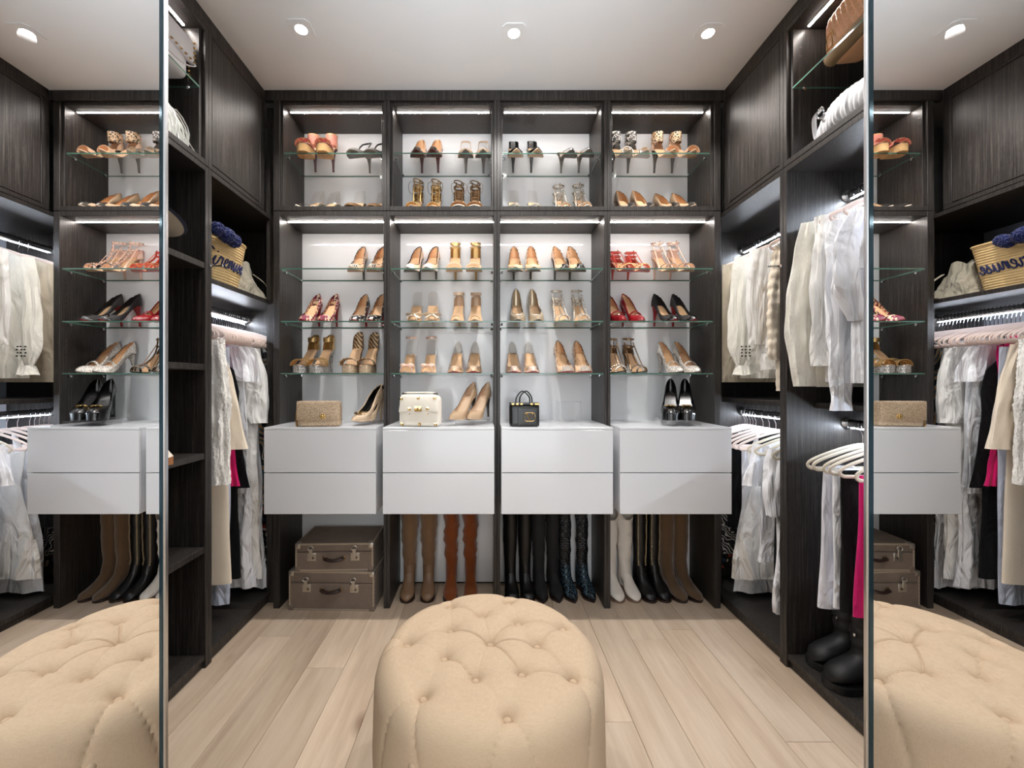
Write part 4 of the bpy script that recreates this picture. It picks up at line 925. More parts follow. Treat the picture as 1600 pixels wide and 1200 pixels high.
# ------------------------------------------------------------------ suitcases under the first drawer unit
TWEED = fabric('brown_tweed', (124, 109, 97), 420, 0.4, 0.12, 0.1); TRIMC = M('suitcase_edging', (158, 142, 124), 0.6); DKL = M('dark_brown_leather', (44, 28, 24), 0.35)
def suitcase(w, d, h, loc, rz, lab):
    t = thing('suitcase', lab, 'suitcase', loc, rz, 'stacked vintage suitcases'); lid = h * 0.30
    obj('body', MB().box(-w / 2, w / 2, -d / 2, d / 2, 0, h - lid - 0.001, 0.004), TWEED, t)
    obj('lid', MB().box(-w / 2, w / 2, -d / 2, d / 2, h - lid + 0.001, h, 0.006), TWEED, t)
    mb = MB(); e = 0.0085
    for z in (0.0, h - e):
        for y in (-d / 2 - 0.0012, d / 2 - e + 0.0012): mb.box(-w / 2 - 0.0012, w / 2 + 0.0012, y, y + e, z - 0.0006, z + e + 0.0012, 0.001)
    for x in (-w / 2 - 0.0012, w / 2 - e + 0.0012):
        for y in (-d / 2 - 0.0012, d / 2 - e + 0.0012): mb.box(x, x + e, y, y + e, e, h - e, 0.001)
        for z in (0.0, h - e): mb.box(x, x + e, -d / 2 + e, d / 2 - e, z - 0.0006, z + e + 0.0012, 0.001)
    obj('edging', mb, TRIMC, t, smooth=False)
    mb = MB()
    for k in range(30):
        x = -w / 2 + 0.012 + (w - 0.024) * k / 29; mb.ball((x, -d / 2 - 0.0018, h - 0.004), 0.0017, 6, 4)
    for s in (-1, 1):
        for k in range(10): mb.ball((s * (w / 2 - 0.004), -d / 2 - 0.0018, 0.01 + (h - 0.02) * k / 9), 0.0017, 6, 4); mb.ball((s * (w / 2 + 0.0015), -d / 2 + 0.005, 0.01 + (h - 0.02) * k / 9), 0.0017, 6, 4)
    o = obj('nail_heads', mb, M('pale_nail', (206, 194, 176), 0.4, 0.6), t); o['kind'] = 'stuff'
    for sx in (-1, 1):
        for sz in (0, 1):
            x, z = sx * (w / 2 - 0.012), (h - 0.012 if sz else 0.012)
            m = MB().box(x - 0.0145, x + 0.0145, -d / 2 - 0.0035, -d / 2 + 0.03, z - 0.0145, z + 0.0145, 0.005); m.ball((x - sx * 0.002, -d / 2 - 0.003, z), 0.003, 6, 4)
            obj('corner_guard', m, STEEL if sz else TWEED, t)
    for x in (-w * 0.29, w * 0.27):
        m = MB().box(x - 0.023, x + 0.023, -d / 2 - 0.004, -d / 2, h - lid - 0.048, h - lid - 0.006, 0.002)
        la = obj('latch', m, STEEL, t); la['label'] = 'metal latch plate'
        obj('hasp', MB().box(x - 0.013, x + 0.005, -d / 2 - 0.008, -d / 2 - 0.002, h - lid - 0.034, h - lid + 0.016, 0.002).tube([(x - 0.004 + 0.014 * cos(a), -d / 2 - 0.006, h - lid + 0.02 + 0.013 * sin(a)) for a in [2 * pi * k / 14 for k in range(14)]], 0.0028, 6, loop=True), STEEL, la)
        obj('keyhole', MB().disc((x + 0.008, -d / 2 - 0.004, h - lid - 0.03), 0.006, -0.003, 'Y', 12), GUN, la)
    zh = h - lid - 0.033
    ha = obj('handle', MB().tube(spline([(-0.046, -d / 2 - 0.006, zh), (-0.040, -d / 2 - 0.02, zh + 0.001), (0, -d / 2 - 0.028, zh - 0.004), (0.040, -d / 2 - 0.02, zh + 0.001), (0.046, -d / 2 - 0.006, zh)], 5), 0.0105, 10, True, 0.8), DKL, t)
    for x in (-0.05, 0.05): obj('handle_mount', MB().disc((x, -d / 2, zh), 0.012, -0.007, 'Y', 14).ball((x * 0.8, -d / 2 - 0.02, zh), 0.005, 6, 5), BRASS, ha)
suitcase(0.452, 0.275, 0.205, (-0.812, 2.293, 0.0008), -0.03, 'larger brown tweed suitcase standing on the floor under the drawers')
suitcase(0.404, 0.262, 0.145, (-0.805, 2.288, 0.2085), 0.03, 'smaller brown tweed suitcase on top of the larger one')

# ------------------------------------------------------------------ tall boots
def boot(t, mat, footm=None, H=0.535, toe='round', lean=0.0, shaft=(0.036, 0.045, 0.06), dip=0.0, solem=None, tall_heel=0.02, trim=None, slouch=0.003, seed=1):
    """toe towards -Y; foot 0.2 m; the shaft rises from the heel half"""
    footm = footm or mat; W_ = PT if toe == 'point' else RT; L = 0.20; n = 22; hz = tall_heel
    def bz(q): s = max(0, min(1, (q - 0.3) / 0.5)); return 0.008 + hz * s * s * (3 - 2 * s)
    rings = []
    ts = [0.0, 0.03, 0.08, 0.15, 0.24, 0.34, 0.44, 0.54]
    hts = [(0, 0.016), (0.08, 0.034), (0.24, 0.045), (0.44, 0.072), (0.54, 0.098)]
    for q in ts:
        wd = max(0.005, interp(q, W_) * 1.04); h = interp(q, hts); y = -L / 2 + L * q; z = bz(q); ring = []
        for k in range(n):
            a = 2 * pi * k / n; ring.append((wd * cos(a) * (1 if sin(a) > -0.3 else 0.96), y + (0 if q < 0.5 else 0.0), z + h * 0.5 + h * 0.5 * sin(a)))
        rings.append(ring)
    # turn from foot to shaft: rings fan round the ankle
    ank = [(0.30, 0.105, 0.052), (0.62, 0.125, 0.046), (1.0, 0.135, 0.038)]
    yc = -L / 2 + L * 0.76
    for f, zc, ry in ank:
        ring = []
        for k in range(n):
            a = 2 * pi * k / n; c_, s_ = cos(a), sin(a)
            zlow = bz(1.0) * 1 + 0.0; fr = (s_ + 1) / 2
            # interpolate between the vertical foot section and the horizontal shaft section
            xv, yv, zv = 0.030 * c_, -L / 2 + L * (0.54 + 0.46 * f * (1 - fr)) , lerp(bz(0.7), 0.115, fr)
            xs, ys, zs = shaft[0] * c_, yc - ry * s_, zc + 0.02 * f
            ring.append((lerp(xv, xs, f), lerp(yv, ys, f), lerp(zv, zs, f) - (0.0 if f == 1 else (1 - f) * 0.0)))
        rings.append(ring)
    # heel pocket needs closing: the underside of the foot ends as a heel cup
    rr = random.Random(seed); top = []
    for i in range(1, 15):
        v = i / 14; z = 0.155 + (H - 0.155) * v; wx = interp(v, [(0, shaft[0]), (0.45, shaft[1]), (1, shaft[2])]); ring = []
        p1 = rr.uniform(0, 6)
        for k in range(n):
            a = 2 * pi * k / n; sl = slouch * sin(3 * a + p1 + 5 * v) + slouch * 0.8 * sin(v * 40 + a + p1)
            zz = z
            if dip and v > 0.85: zz -= dip * (1 if sin(a) > 0 else 0.3) * abs(sin(a)) ** 2 * (v - 0.85) / 0.15
            ring.append(((wx + sl) * cos(a) + lean * v * 0.1, yc - (wx * 0.98 + sl) * sin(a) - 0.004 * v, zz))
        rings.append(ring)
    sh = rings[len(ts) + 2:]
    ft = rings[:len(ts) + 3]
    o = obj('foot', MB().loft(ft, True, True, False), footm, t)
    hcup = [[(0.031 * s_ * cos(a), yc + 0.012 + 0.036 * s_ * sin(a), zq) for a in [2 * pi * k / 18 for k in range(18)]] for zq, s_ in ((bz(1), 0.86), (bz(1) + 0.03, 1.0), (0.09, 1.04), (0.125, 1.0), (0.16, 0.96))]
    obj('heel_cup', MB().loft(hcup, True, True, False), footm, t)
    s_o = obj('shaft', MB().loft(sh, True), mat, t)
    ts2 = [0.5 - 0.5 * cos(pi * k / 12) for k in range(13)]
    sm = MB().loft([[(-max(0.004, interp(q, W_) * 1.08), -L / 2 - 0.002 + (L + 0.002) * q, bz(q) - 0.008), (max(0.004, interp(q, W_) * 1.08), -L / 2 - 0.002 + (L + 0.002) * q, bz(q) - 0.008), (max(0.004, interp(q, W_) * 1.08), -L / 2 - 0.002 + (L + 0.002) * q, bz(q) + 0.003), (-max(0.004, interp(q, W_) * 1.08), -L / 2 - 0.002 + (L + 0.002) * q, bz(q) + 0.003)] for q in ts2], True, True, True)
    obj('sole', sm, solem or DKL, t)
    obj('heel', MB().loft([[(0.028 * cos(a), yc + 0.016 + 0.026 * sin(a), bz(1) - 0.006) for a in [2 * pi * k / 14 for k in range(14)]], [(0.025 * cos(a), yc + 0.018 + 0.023 * sin(a), 0.0) for a in [2 * pi * k / 14 for k in range(14)]]], True, True, True), solem or DKL, t)
    if trim:
        pts = []
        for r in sh[::1]:
            for k in (3, 8): pts.append((r[k][0], r[k][1] - 0.001, r[k][2]))
            q = Vector(r[3]); 
        extra = []
        for a, b in zip(sh, sh[1:]):
            for k in (3, 8):
                for f in (0.33, 0.66): extra.append(tuple(Vector(a[k]).lerp(Vector(b[k]), f) + Vector((0, -0.001, 0))))
        so = obj('studs', studs(pts + extra, 0.0042), trim, t); so['kind'] = 'stuff'
SU1 = fabric('taupe_suede', (122, 94, 68), 200, 0.25, 0.1, 0.5); SU2 = fabric('rust_suede', (128, 66, 28), 200, 0.25, 0.1, 0.5); SU3 = fabric('brown_suede', (98, 76, 56), 200, 0.25, 0.1, 0.5)
BLBOOT = M('black_boot_leather', (13, 13, 14), 0.35, spec=0.5); BLBOOT2 = M('black_suede', (16, 16, 18), 0.8)
GLTK = cells('black_sparkle', [(0, (10, 10, 12)), (0.72, (24, 26, 32)), (0.9, (120, 128, 142))], 330, 0.4, 0.3)
WBOOT = M('white_boot_leather', (226, 218, 208), 0.4, bump=(40, 0.1)); WTOE = M('white_glossy_toe', (238, 236, 232), 0.25)
boots = [
 ((637, 668), dict(mat=SU1, footm=M('taupe_leather', (128, 100, 76), 0.4), shaft=(0.036, 0.046, 0.060)), 'taupe suede over-knee boot', 'second', 0.05),
 ((704, 735), dict(mat=SU2, shaft=(0.034, 0.040, 0.048), slouch=0.005), 'rust suede slouchy boot', 'second', 0.02),
 ((799, 823), dict(mat=BLBOOT, slouch=0.001, shaft=(0.034, 0.040, 0.042)), 'black leather round-toe boot', 'third', 0.05),
 ((845, 868), dict(mat=BLBOOT2, toe='point', shaft=(0.033, 0.038, 0.040), slouch=0.002), 'black suede pointed boot', 'third', 0.05),
 ((889, 917), dict(mat=GLTK, footm=GLTB, toe='point', shaft=(0.032, 0.034, 0.038)), 'sparkly dark blue pointed boot', 'third', 0.18),
 ((960, 985), dict(mat=WBOOT, footm=WBOOT, toe='round', H=0.465, dip=0.05, shaft=(0.035, 0.041, 0.047), solem=M('tan_stacked_sole', (122, 100, 84), 0.6)), 'white western boot with scooped top', 'fourth', 0.1),
 ((1009, 1031), dict(mat=BLBOOT, trim=M('pale_brass', (206, 186, 146), 0.35, 0.3), slouch=0.001, shaft=(0.033, 0.037, 0.038)), 'black boot with two lines of studs', 'fourth', 0.12),
 ((1054, 1077), dict(mat=SU3, slouch=0.001, shaft=(0.036, 0.042, 0.045)), 'brown suede knee boot', 'fourth', 0.25),
]
for pxs, kw, lab, cl, rz in boots:
    src = None
    for i, px in enumerate(pxs):
        x = (px - CX) * 2.30 / F; side = ('left', 'right')[i]; L = f'{lab}, {side} one, under the {cl} drawer unit'
        y = 2.325 + (0.004 if i else 0)
        if src is None:
            src = thing('tall_boot', L, 'boot', (x, y, 0.0006), rz, 'tall boots under the drawers'); boot(src, **kw)
        else: copy_tree(src, (x, y, 0.0006), rz + 0.03, L, None, [(k, children(k)) for k in children(src)])

# ------------------------------------------------------------------ hangers and clothes
VEL = fabric('blush_velvet', (232, 212, 202), 500, 0.2, 0.05, 0.5); VELC = fabric('cream_velvet', (226, 216, 196), 500, 0.2, 0.05, 0.5)
def make_hanger(loc, mat, lab, group):
    t = thing('clothes_hanger', lab, 'hanger', loc, 0, group)
    pts = spline([(0, 0, -0.080), (0.07, 0, -0.092), (0.15, 0, -0.118), (0.205, 0, -0.142), (0.222, 0, -0.158), (0.212, 0, -0.172), (0.18, 0, -0.175), (0.0, 0, -0.175),
                  (-0.18, 0, -0.175), (-0.212, 0, -0.172), (-0.222, 0, -0.158), (-0.205, 0, -0.142), (-0.15, 0, -0.118), (-0.07, 0, -0.092)], 3, True)
    obj('frame', MB().tube(pts, 0.0068, 6, loop=True, flat=0.45, up=(0, 1, 0)), mat, t)
    hk = [(0.0185 * cos(a), 0, 0.0015 + 0.0185 * sin(a)) for a in [pi * (-0.18 + 1.18 * k / 12) for k in range(13)]]
    hk = [(p[0], 0, p[2]) for p in hk] ; hk += [(-0.0165, 0, -0.012), (-0.006, 0, -0.03), (0, 0, -0.045), (0, 0, -0.085)]
    obj('hook', MB().tube(hk, 0.0017, 6), CHROME, t)
    return t
ORD = ['first', 'second', 'third', 'fourth', 'fifth', 'sixth', 'seventh', 'eighth', 'ninth']
def hang(x, z, ys, mat, lab0, group):
    src = None
    for i, y in enumerate(ys):
        lab = lab0.replace('@', ORD[i] if i < 9 else '')
        if src is None: src = make_hanger((x, y, z), mat, lab, group); kids = [(k, []) for k in children(src)]
        else: copy_tree(src, (x, y, z), random.Random(i).uniform(-0.04, 0.04), lab, group, kids)

def cloth(rows, n=56, M_=30, seed=1, freq=48.0, x_off=None, hem=0.0, ridge=None, cut=None):
    """hanging sheet tube: rows of (z, half width, half thickness, fold depth)"""
    rr = random.Random(seed); ph = [rr.uniform(0, 6.28) for _ in range(8)]; R = []
    zs = [rows[0][0] + (rows[-1][0] - rows[0][0]) * k / (M_ - 1) for k in range(M_)]
    # denser at the shoulders
    zs = sorted(set([r[0] for r in rows[:4]] + zs), reverse=True)
    def at(z, i):
        pts = [(-r[0], r[i]) for r in rows]
        t = -z
        if t <= pts[0][0]: return pts[0][1]
        for (a, u), (b, v) in zip(pts, pts[1:]):
            if t <= b: return u + (v - u) * (t - a) / (b - a)
        return pts[-1][1]
    for iz, z in enumerate(zs):
        w_, th, A = at(z, 1), at(z, 2), at(z, 3); xo = (x_off(z) if x_off else 0)
        if ridge: th = th * (1 + ridge[1] * abs(sin(z * ridge[0])))
        ring = []
        for j in range(n):
            a = 2 * pi * j / n; c, s = cos(a), sin(a)
            x = w_ * (1 if c > 0 else -1) * abs(c) ** 0.75; y = th * (1 if s > 0 else -1) * abs(s) ** 0.85
            y += A * (0.62 * sin(freq * x + ph[0] + 1.3 * z) + 0.38 * sin(1.83 * freq * x + ph[1] - 2.1 * z)) * (0.4 + 0.6 * abs(x / max(w_, 1e-3)) ** 0.5)
            y += 0.35 * A * (1 if s > 0 else -1) * sin(0.7 * freq * x + ph[2] + 2 * z) + 0.004 * sin(9 * z + ph[3]) * min(1, A * 120)
            x += 0.5 * A * sin(14 * z + ph[4]) + 0.35 * A * sin(freq * 0.6 * y * 10 + ph[5])
            zz = z + (hem * sin(freq * 0.5 * x + ph[6]) if iz == len(zs) - 1 else 0)
            ring.append((x + xo, y, zz))
        R.append(ring)
    return MB().loft(R, True)
def sleeve(s, pts, seed=1, fold=0.006, n=28, flat=0.42, quilt=0.0):
    n = max(n, 28); fold = max(fold, 0.0035) * 1.15
    """pts: (out, z, radius, y)"""
    rr = random.Random(seed); R = []; P_ = spline([(p[0], p[3] if len(p) > 3 else 0, p[1]) for p in pts], 9 if n < 50 else 30); m = len(P_)
    for i, p in enumerate(P_):
        v = i / (m - 1) * (len(pts) - 1); k = min(int(v), len(pts) - 2); r = lerp(pts[k][2], pts[k + 1][2], v - k)
        r *= 1 + quilt * (abs(sin(pi * p[2] / 0.045)) - 0.5)
        ring = []
        for j in range(n):
            a = 2 * pi * j / n; f = fold * (0.8 * sin(3 * a + 7 * p[2] + seed) + 0.8 * sin(6 * a - 9 * p[2] + 2 * seed) + 0.5 * sin(9 * a + 13 * p[2]) + 0.45 * sin(37 * p[2] + seed + 2 * a))
            ring.append((s * (p[0] + (r + f) * cos(a)), p[1] + (r * flat + f * 0.8) * sin(a), p[2]))
        R.append(ring)
    return MB().loft(R, True)
def tee(L, w=0.20, A=0.012, th=0.016, flare=0.0, neck=0.07, sh=0.19):
    """rows of a shirt, coat or dress with shoulders; L = length below the neck"""
    z = -0.082
    return [(z - 0.020, neck + 0.015, 0.010, 0.0), (z - 0.028, neck + 0.04, 0.014, 0.001), (z - 0.042, sh * 0.78, 0.015, 0.001), (z - 0.066, sh, th, 0.002), (z - 0.20, w, th, A * 0.6), (z - L * 0.55, w + flare * 0.4, th * 1.1, A * 0.8), (z - L, w + flare, th * 1.2, A)]
def garment(name, label, cat, loc, body, mat, sleeves=(), group=None, extra=(), rz=0.0):
    t = thing(name, label, cat, loc, rz, group)
    for q in [body] + [m for m, _ in sleeves] + [m for _, m, _ in extra]:      # keep clear of the back panel
        q.v = [(max(v[0], -0.278) if loc[0] < 0 else min(v[0], 0.262), v[1], v[2]) for v in q.v]
    b = obj('body', body, mat, t)
    for i, (m, mt) in enumerate(sleeves): obj('sleeve', m, mt, t)
    for nm, m, mt in extra: obj(nm, m, mt, t)
    return t
def straps(w, z0, z1, x=0.0, r=0.004):
    mb = MB()
    for s in (-1, 1): mb.tube(spline([(x + s * w * 1.0, -0.012, z1), (x + s * w * 0.85, -0.004, (z0 + z1) / 2), (x + s * w * 0.75, 0.0, z0), (x + s * w * 0.85, 0.008, (z0 + z1) / 2), (x + s * w, 0.012, z1)], 4), r, 6, True, 0.4)
    return mb
def frill(w, th, z0, h, A=0.016, seed=3, freq=70, flare=0.03, x_off=None):
    return cloth([(z0, w, th, A * 0.35), (z0 - h * 0.4, w + flare * 0.5, th * 1.2, A * 0.8), (z0 - h, w + flare, th * 1.5, A)], 84, 8, seed, freq, hem=0.004, x_off=x_off)

WH = fabric('white_cotton', (246, 247, 251), 380, 0.22, 0.03, 0.1, 0.9); WHW = fabric('warm_white_linen', (245, 243, 239), 300, 0.3, 0.03, 0.1, 0.9)
CRM = fabric('cream_wool', (234, 220, 200), 240, 0.25, 0.03, 0.3); IVO = fabric('ivory_knit', (241, 237, 226), 150, 0.5, 0.04, 0.3, 0.5); BGE = fabric('beige_linen', (208, 194, 172), 260, 0.3, 0.05, 0.1, 0.6)
BLKC = fabric('black_crepe', (17, 17, 19), 300, 0.15, 0.05, 0.1, 0.5); PINK = fabric('fuchsia_knit', (214, 24, 104), 160, 0.5, 0.06, 0.2); PINKT = fabric('fuchsia_cotton', (222, 38, 118), 300, 0.2, 0.05, 0.1, 0.5)
DEN = fabric('pale_blue_denim', (202, 210, 228), 420, 0.25, 0.05, 0.1, 0.7); LIL = fabric('pale_grey_cotton', (230, 231, 240), 380, 0.2, 0.04, 0.1, 0.8); BOU = fabric('white_boucle', (245, 242, 236), 90, 1.0, 0.06, 0.3)
PRT = stripes('black_orange_print', [(0, (16, 16, 18)), (0.4, (222, 220, 210)), (0.52, (18, 18, 20)), (0.72, (206, 142, 60)), (0.88, (44, 74, 84))], 5, 'DIAGONAL', 9, 0.7)
PRD = cells('dark_floral_print', [(0, (14, 14, 18)), (0.62, (40, 34, 34)), (0.74, (150, 52, 40)), (0.84, (196, 180, 160)), (0.92, (52, 74, 104))], 55, 0.8); PRZ = stripes('dark_dotted_print', [(0, (18, 18, 24)), (0.7, (206, 202, 196))], 24, 'DIAGONAL', 12, 0.7)

LX, LZ = RLX, RLZ
hang(LX, LZ, [1.80, 1.835, 1.872] + [1.905 + 0.0175 * k for k in range(30)], VEL, 'blush velvet hanger with silver hook on the left wardrobe rail', 'velvet hangers on the left rail')
# left wardrobe, front to back
def lx(v): return (LX, v, LZ - 0.04)
# boucle jacket: fuzzy surface
m = cloth(tee(0.70, 0.18, 0.006, 0.022), seed=11, freq=30, n=120, M_=90)
rb = random.Random(2); m.v = [(x + rb.gauss(0, 0.0013), y + rb.gauss(0, 0.0016), z + rb.gauss(0, 0.0013)) for x, y, z in m.v]
def fuzz(q, sd):
    r_ = random.Random(sd); q.v = [(x + r_.gauss(0, 0.0013), y + r_.gauss(0, 0.0015), z + r_.gauss(0, 0.0013)) for x, y, z in q.v]; return q
garment('boucle_jacket', 'white fuzzy boucle jacket hanging first in the left wardrobe', 'jacket', lx(1.872), m, BOU,
        [(fuzz(sleeve(s, [(0.165, -0.135, 0.055), (0.190, -0.4, 0.052), (0.192, -0.80, 0.050)], 4 + s, 0.004, 60), s), BOU) for s in (-1, 1)])
garment('cotton_shirt', 'pale cotton shirt showing below the boucle jacket', 'shirt', lx(1.835), cloth(tee(0.83, 0.17, 0.006, 0.012), seed=12), LIL)
garment('wool_coat', 'long cream wool coat with wide sleeves in the left wardrobe', 'coat', lx(1.9575), cloth(tee(1.21, 0.17, 0.004, 0.022, 0.03, sh=0.14), seed=13, freq=22), CRM,
        [(sleeve(s, [(0.105, -0.15, 0.050), (0.165, -0.36, 0.052), (0.222, -0.650, 0.058, -0.01)], 5 + s, 0.002), CRM) for s in (-1, 1)],
        extra=[('collar', MB().tube(spline([(-0.06, -0.03, -0.35), (-0.075, -0.03, -0.16), (-0.04, 0, -0.075), (0.04, 0, -0.075), (0.075, -0.03, -0.16), (0.06, -0.03, -0.35)], 5), 0.022, 8, True, 0.25), CRM)])
garment('denim_trousers', 'pale blue denim trousers hanging behind the cream coat', 'trousers', lx(1.9925), cloth([(-0.16, 0.17, 0.012, 0.001), (-0.5, 0.175, 0.014, 0.004), (-1.41, 0.165, 0.016, 0.008)], seed=14), DEN)
garment('knit_top', 'fuchsia pink knit top with long ruffled cuffs', 'top', lx(2.0275), cloth(tee(0.58, 0.10, 0.006, 0.012, sh=0.10, neck=0.05), seed=15), PINK,
        [(sleeve(s, [(0.085, -0.15, 0.034), (0.10, -0.40, 0.028), (0.145, -0.70, 0.026), (0.162, -0.845, 0.036)], 7 + s, 0.005, 22), PINK) for s in (-1, 1)])
garment('slip_dress', 'black tiered slip dress with thin straps in the left wardrobe', 'dress', lx(2.0625), cloth([(-0.20, 0.07, 0.010, 0), (-0.27, 0.15, 0.015, 0.003), (-0.38, 0.176, 0.014, 0.004), (-0.5, 0.168, 0.014, 0.005), (-0.865, 0.226, 0.016, 0.008)], seed=16, freq=34), BLKC,
        extra=[('skirt', cloth([(-0.80, 0.165, 0.014, 0.003), (-1.32, 0.185, 0.016, 0.008)], seed=17, freq=30), BLKC), ('straps', straps(0.08, -0.10, -0.24), BLKC)])
garment('tunic', 'white tunic with ruffled short sleeves behind the black dress', 'tunic', lx(2.099), cloth(tee(0.82, 0.175, 0.011, 0.013, 0.03, sh=0.15), seed=18), WH,
        [(sleeve(s, [(0.14, -0.15, 0.045), (0.185, -0.25, 0.055), (0.195, -0.33, 0.062)], 9 + s, 0.008, 24), WH) for s in (-1, 1)])
garment('maxi_dress', 'white sleeveless maxi dress in the middle of the left wardrobe', 'dress', lx(2.142), cloth(tee(1.32, 0.150, 0.016, 0.014, 0.055, sh=0.13), seed=19, freq=52), WH)
garment('shirt_dress', 'warm white linen shirt dress with wide elbow sleeves', 'dress', lx(2.200), cloth(tee(1.30, 0.180, 0.014, 0.016, 0.03, sh=0.165), seed=20, freq=44), WHW,
        [(sleeve(s, [(0.150, -0.15, 0.05), (0.180, -0.32, 0.060), (0.178, -0.55, 0.070)], 11 + s, 0.005, 20), WHW) for s in (-1, 1)])
t = garment('ruffled_dress', 'white maxi dress with ruffled hem at the back of the left wardrobe', 'dress', lx(2.262), cloth(tee(1.24, 0.15, 0.014, 0.016, 0.04, sh=0.14), seed=21, freq=50), WH,
        extra=[('ruffle', frill(0.188, 0.018, -1.31, 0.145, 0.014, 22), WH)])
garment('print_dress', 'black, white and orange print dress beside the drawer unit', 'dress', lx(2.322), cloth(tee(0.95, 0.185, 0.010, 0.014, 0.01, sh=0.165), seed=23), PRT,
        [(sleeve(s, [(0.18, -0.13, 0.05), (0.20, -0.3, 0.05), (0.20, -0.5, 0.05)], 13 + s, 0.005), PRT) for s in (-1, 1)])
garment('floral_dress', 'dark floral long dress at the far end of the left wardrobe', 'dress', lx(2.362), cloth(tee(1.30, 0.185, 0.010, 0.014, 0.01, sh=0.16), seed=24), PRD)
garment('black_dress', 'black dress farthest back on the left wardrobe rail', 'dress', lx(2.402), cloth(tee(1.2, 0.19, 0.008, 0.016, 0.01), seed=25), BLKC)

# right wardrobes: s = -1 is the side of the aisle
def rx_(v, z=RZ1): return (RRX, v, z)
hang(RRX, RZ1, [2.30, 2.255, 2.13, 2.00, 1.87], VEL, 'blush velvet hanger, @ from the far end, upper rail of the right corner wardrobe', 'hangers on the upper rail, right corner')
garment('linen_jacket', 'beige linen jacket farthest back on the upper right rail', 'jacket', rx_(2.27), cloth(tee(0.70, 0.195, 0.006, 0.022, 0.035), seed=31, freq=26), BGE,
        [(sleeve(s, [(0.185, -0.135, 0.05), (0.205, -0.4, 0.046), (0.215, -0.69, 0.042)], 3 + s, 0.003), BGE) for s in (-1, 1)])
garment('embroidered_cardigan', 'ivory cardigan with eyelet frilled cuffs in the right corner wardrobe', 'cardigan', rx_(2.13), cloth(tee(0.68, 0.185, 0.010, 0.018, 0.01), seed=32, freq=36), IVO,
        [(sleeve(s, [(0.18, -0.135, 0.05), (0.205, -0.36, 0.048), (0.205, -0.6, 0.052), (0.19, -0.70, 0.030)], 5 + s, 0.003), IVO) for s in (-1, 1)],
        extra=[('cuff', frill(0.028, 0.026, -0.695, 0.05, 0.006, 33, 160, 0.012, x_off=lambda z: -0.19), IVO),
               ('eyelets', studs([(-0.19 + 0.02 * (k % 3) - 0.02, -0.028 - 0.004 * (k % 2), -0.60 - 0.016 * (k // 3)) for k in range(12)], 0.004), HOLE)])
garment('white_sweater', 'plain white sweater between the ivory cardigan and the puffer', 'sweater', rx_(2.00), cloth(tee(0.64, 0.185, 0.009, 0.02, 0.0), seed=34, freq=30), WHW,
        [(sleeve(s, [(0.18, -0.135, 0.052), (0.20, -0.36, 0.048), (0.195, -0.60, 0.040)], 6 + s, 0.003), WHW) for s in (-1, 1)])
garment('puffer_jacket', 'white quilted puffer jacket nearest the dark partition on the right', 'jacket', rx_(1.87), cloth(tee(0.74, 0.195, 0.002, 0.020, 0.0), seed=35, freq=10, M_=110, ridge=(pi / 0.045, 0.9)), CRM,
        [(sleeve(s, [(0.150, -0.16, 0.052), (0.180, -0.40, 0.054), (0.178, -0.68, 0.050)], 8 + s, 0.002, 60, quilt=0.13), CRM) for s in (-1, 1)],
        extra=[('collar', cloth([(-0.03, 0.075, 0.030, 0.002), (-0.065, 0.085, 0.030, 0.004), (-0.10, 0.10, 0.024, 0.002)], 30, 8, 36, 20), CRM),
               ('lapel', MB().loft([[(x, y, z) for x, z in ((-0.03, -0.05), (-0.14, -0.10), (-0.225, -0.17), (-0.15, -0.235), (-0.10, -0.30), (-0.04, -0.17))] for y in (-0.050, -0.038)], True, True, True), WHW)])
hang(RRX, RZ2, [2.41, 2.385, 2.36, 2.335, 2.31, 2.25, 2.20, 2.15, 2.10], VEL, 'blush velvet hanger, @ from the far end, lower rail of the right corner wardrobe', 'hangers on the lower rail, right corner')
hang(RRX, RZ2, [2.03, 1.97, 1.91, 1.85], VELC, 'cream velvet hanger, @ of the four after the blush ones, lower right rail', 'cream hangers near the right partition')
def low(y): return rx_(y, RZ2)
garment('floral_skirt', 'dark floral print skirt deep in the right corner wardrobe', 'skirt', low(2.385), cloth([(-0.16, 0.15, 0.012, 0.002), (-0.4, 0.19, 0.015, 0.006), (-0.90, 0.205, 0.018, 0.010)], seed=41), PRD)
garment('dotted_dress', 'black and white dotted dress in the right corner wardrobe', 'dress', low(2.335), cloth(tee(0.72, 0.18, 0.008, 0.016, 0.01), seed=42), PRZ)
garment('sleeveless_top', 'black sleeveless top behind the white sundress', 'top', low(2.28), cloth(tee(0.55, 0.18, 0.006, 0.014), seed=43), BLKC)
garment('white_jeans', 'white jeans trailing on the floor of the right corner wardrobe', 'trousers', low(2.215), cloth([(-0.17, 0.10, 0.012, 0.001), (-0.5, 0.10, 0.014, 0.004), (-0.955, 0.15, 0.02, 0.012)], seed=44, x_off=lambda z: -0.04), WH)
t = garment('sundress', 'white strappy sundress with tiered skirt, left in the right wardrobe', 'dress', low(2.155), cloth([(-0.19, 0.15, 0.012, 0.003), (-0.33, 0.135, 0.016, 0.004), (-0.37, 0.13, 0.016, 0.005), (-0.66, 0.195, 0.022, 0.012)], seed=45, freq=52), WHW,
        extra=[('tier', frill(0.195, 0.020, -0.655, 0.20, 0.014, 46, 44, 0.035), WHW), ('straps', straps(0.125, -0.10, -0.20, 0, 0.012), WH)])
garment('frilled_blouse', 'white blouse with frilled sleeves on the lower right rail', 'blouse', low(2.00), cloth(tee(0.62, 0.175, 0.010, 0.018, 0.02), seed=47, freq=50), WH,
        [(sleeve(s, [(0.165, -0.135, 0.045), (0.19, -0.24, 0.052), (0.20, -0.33, 0.066)], 13 + s, 0.008, 26), WH) for s in (-1, 1)])
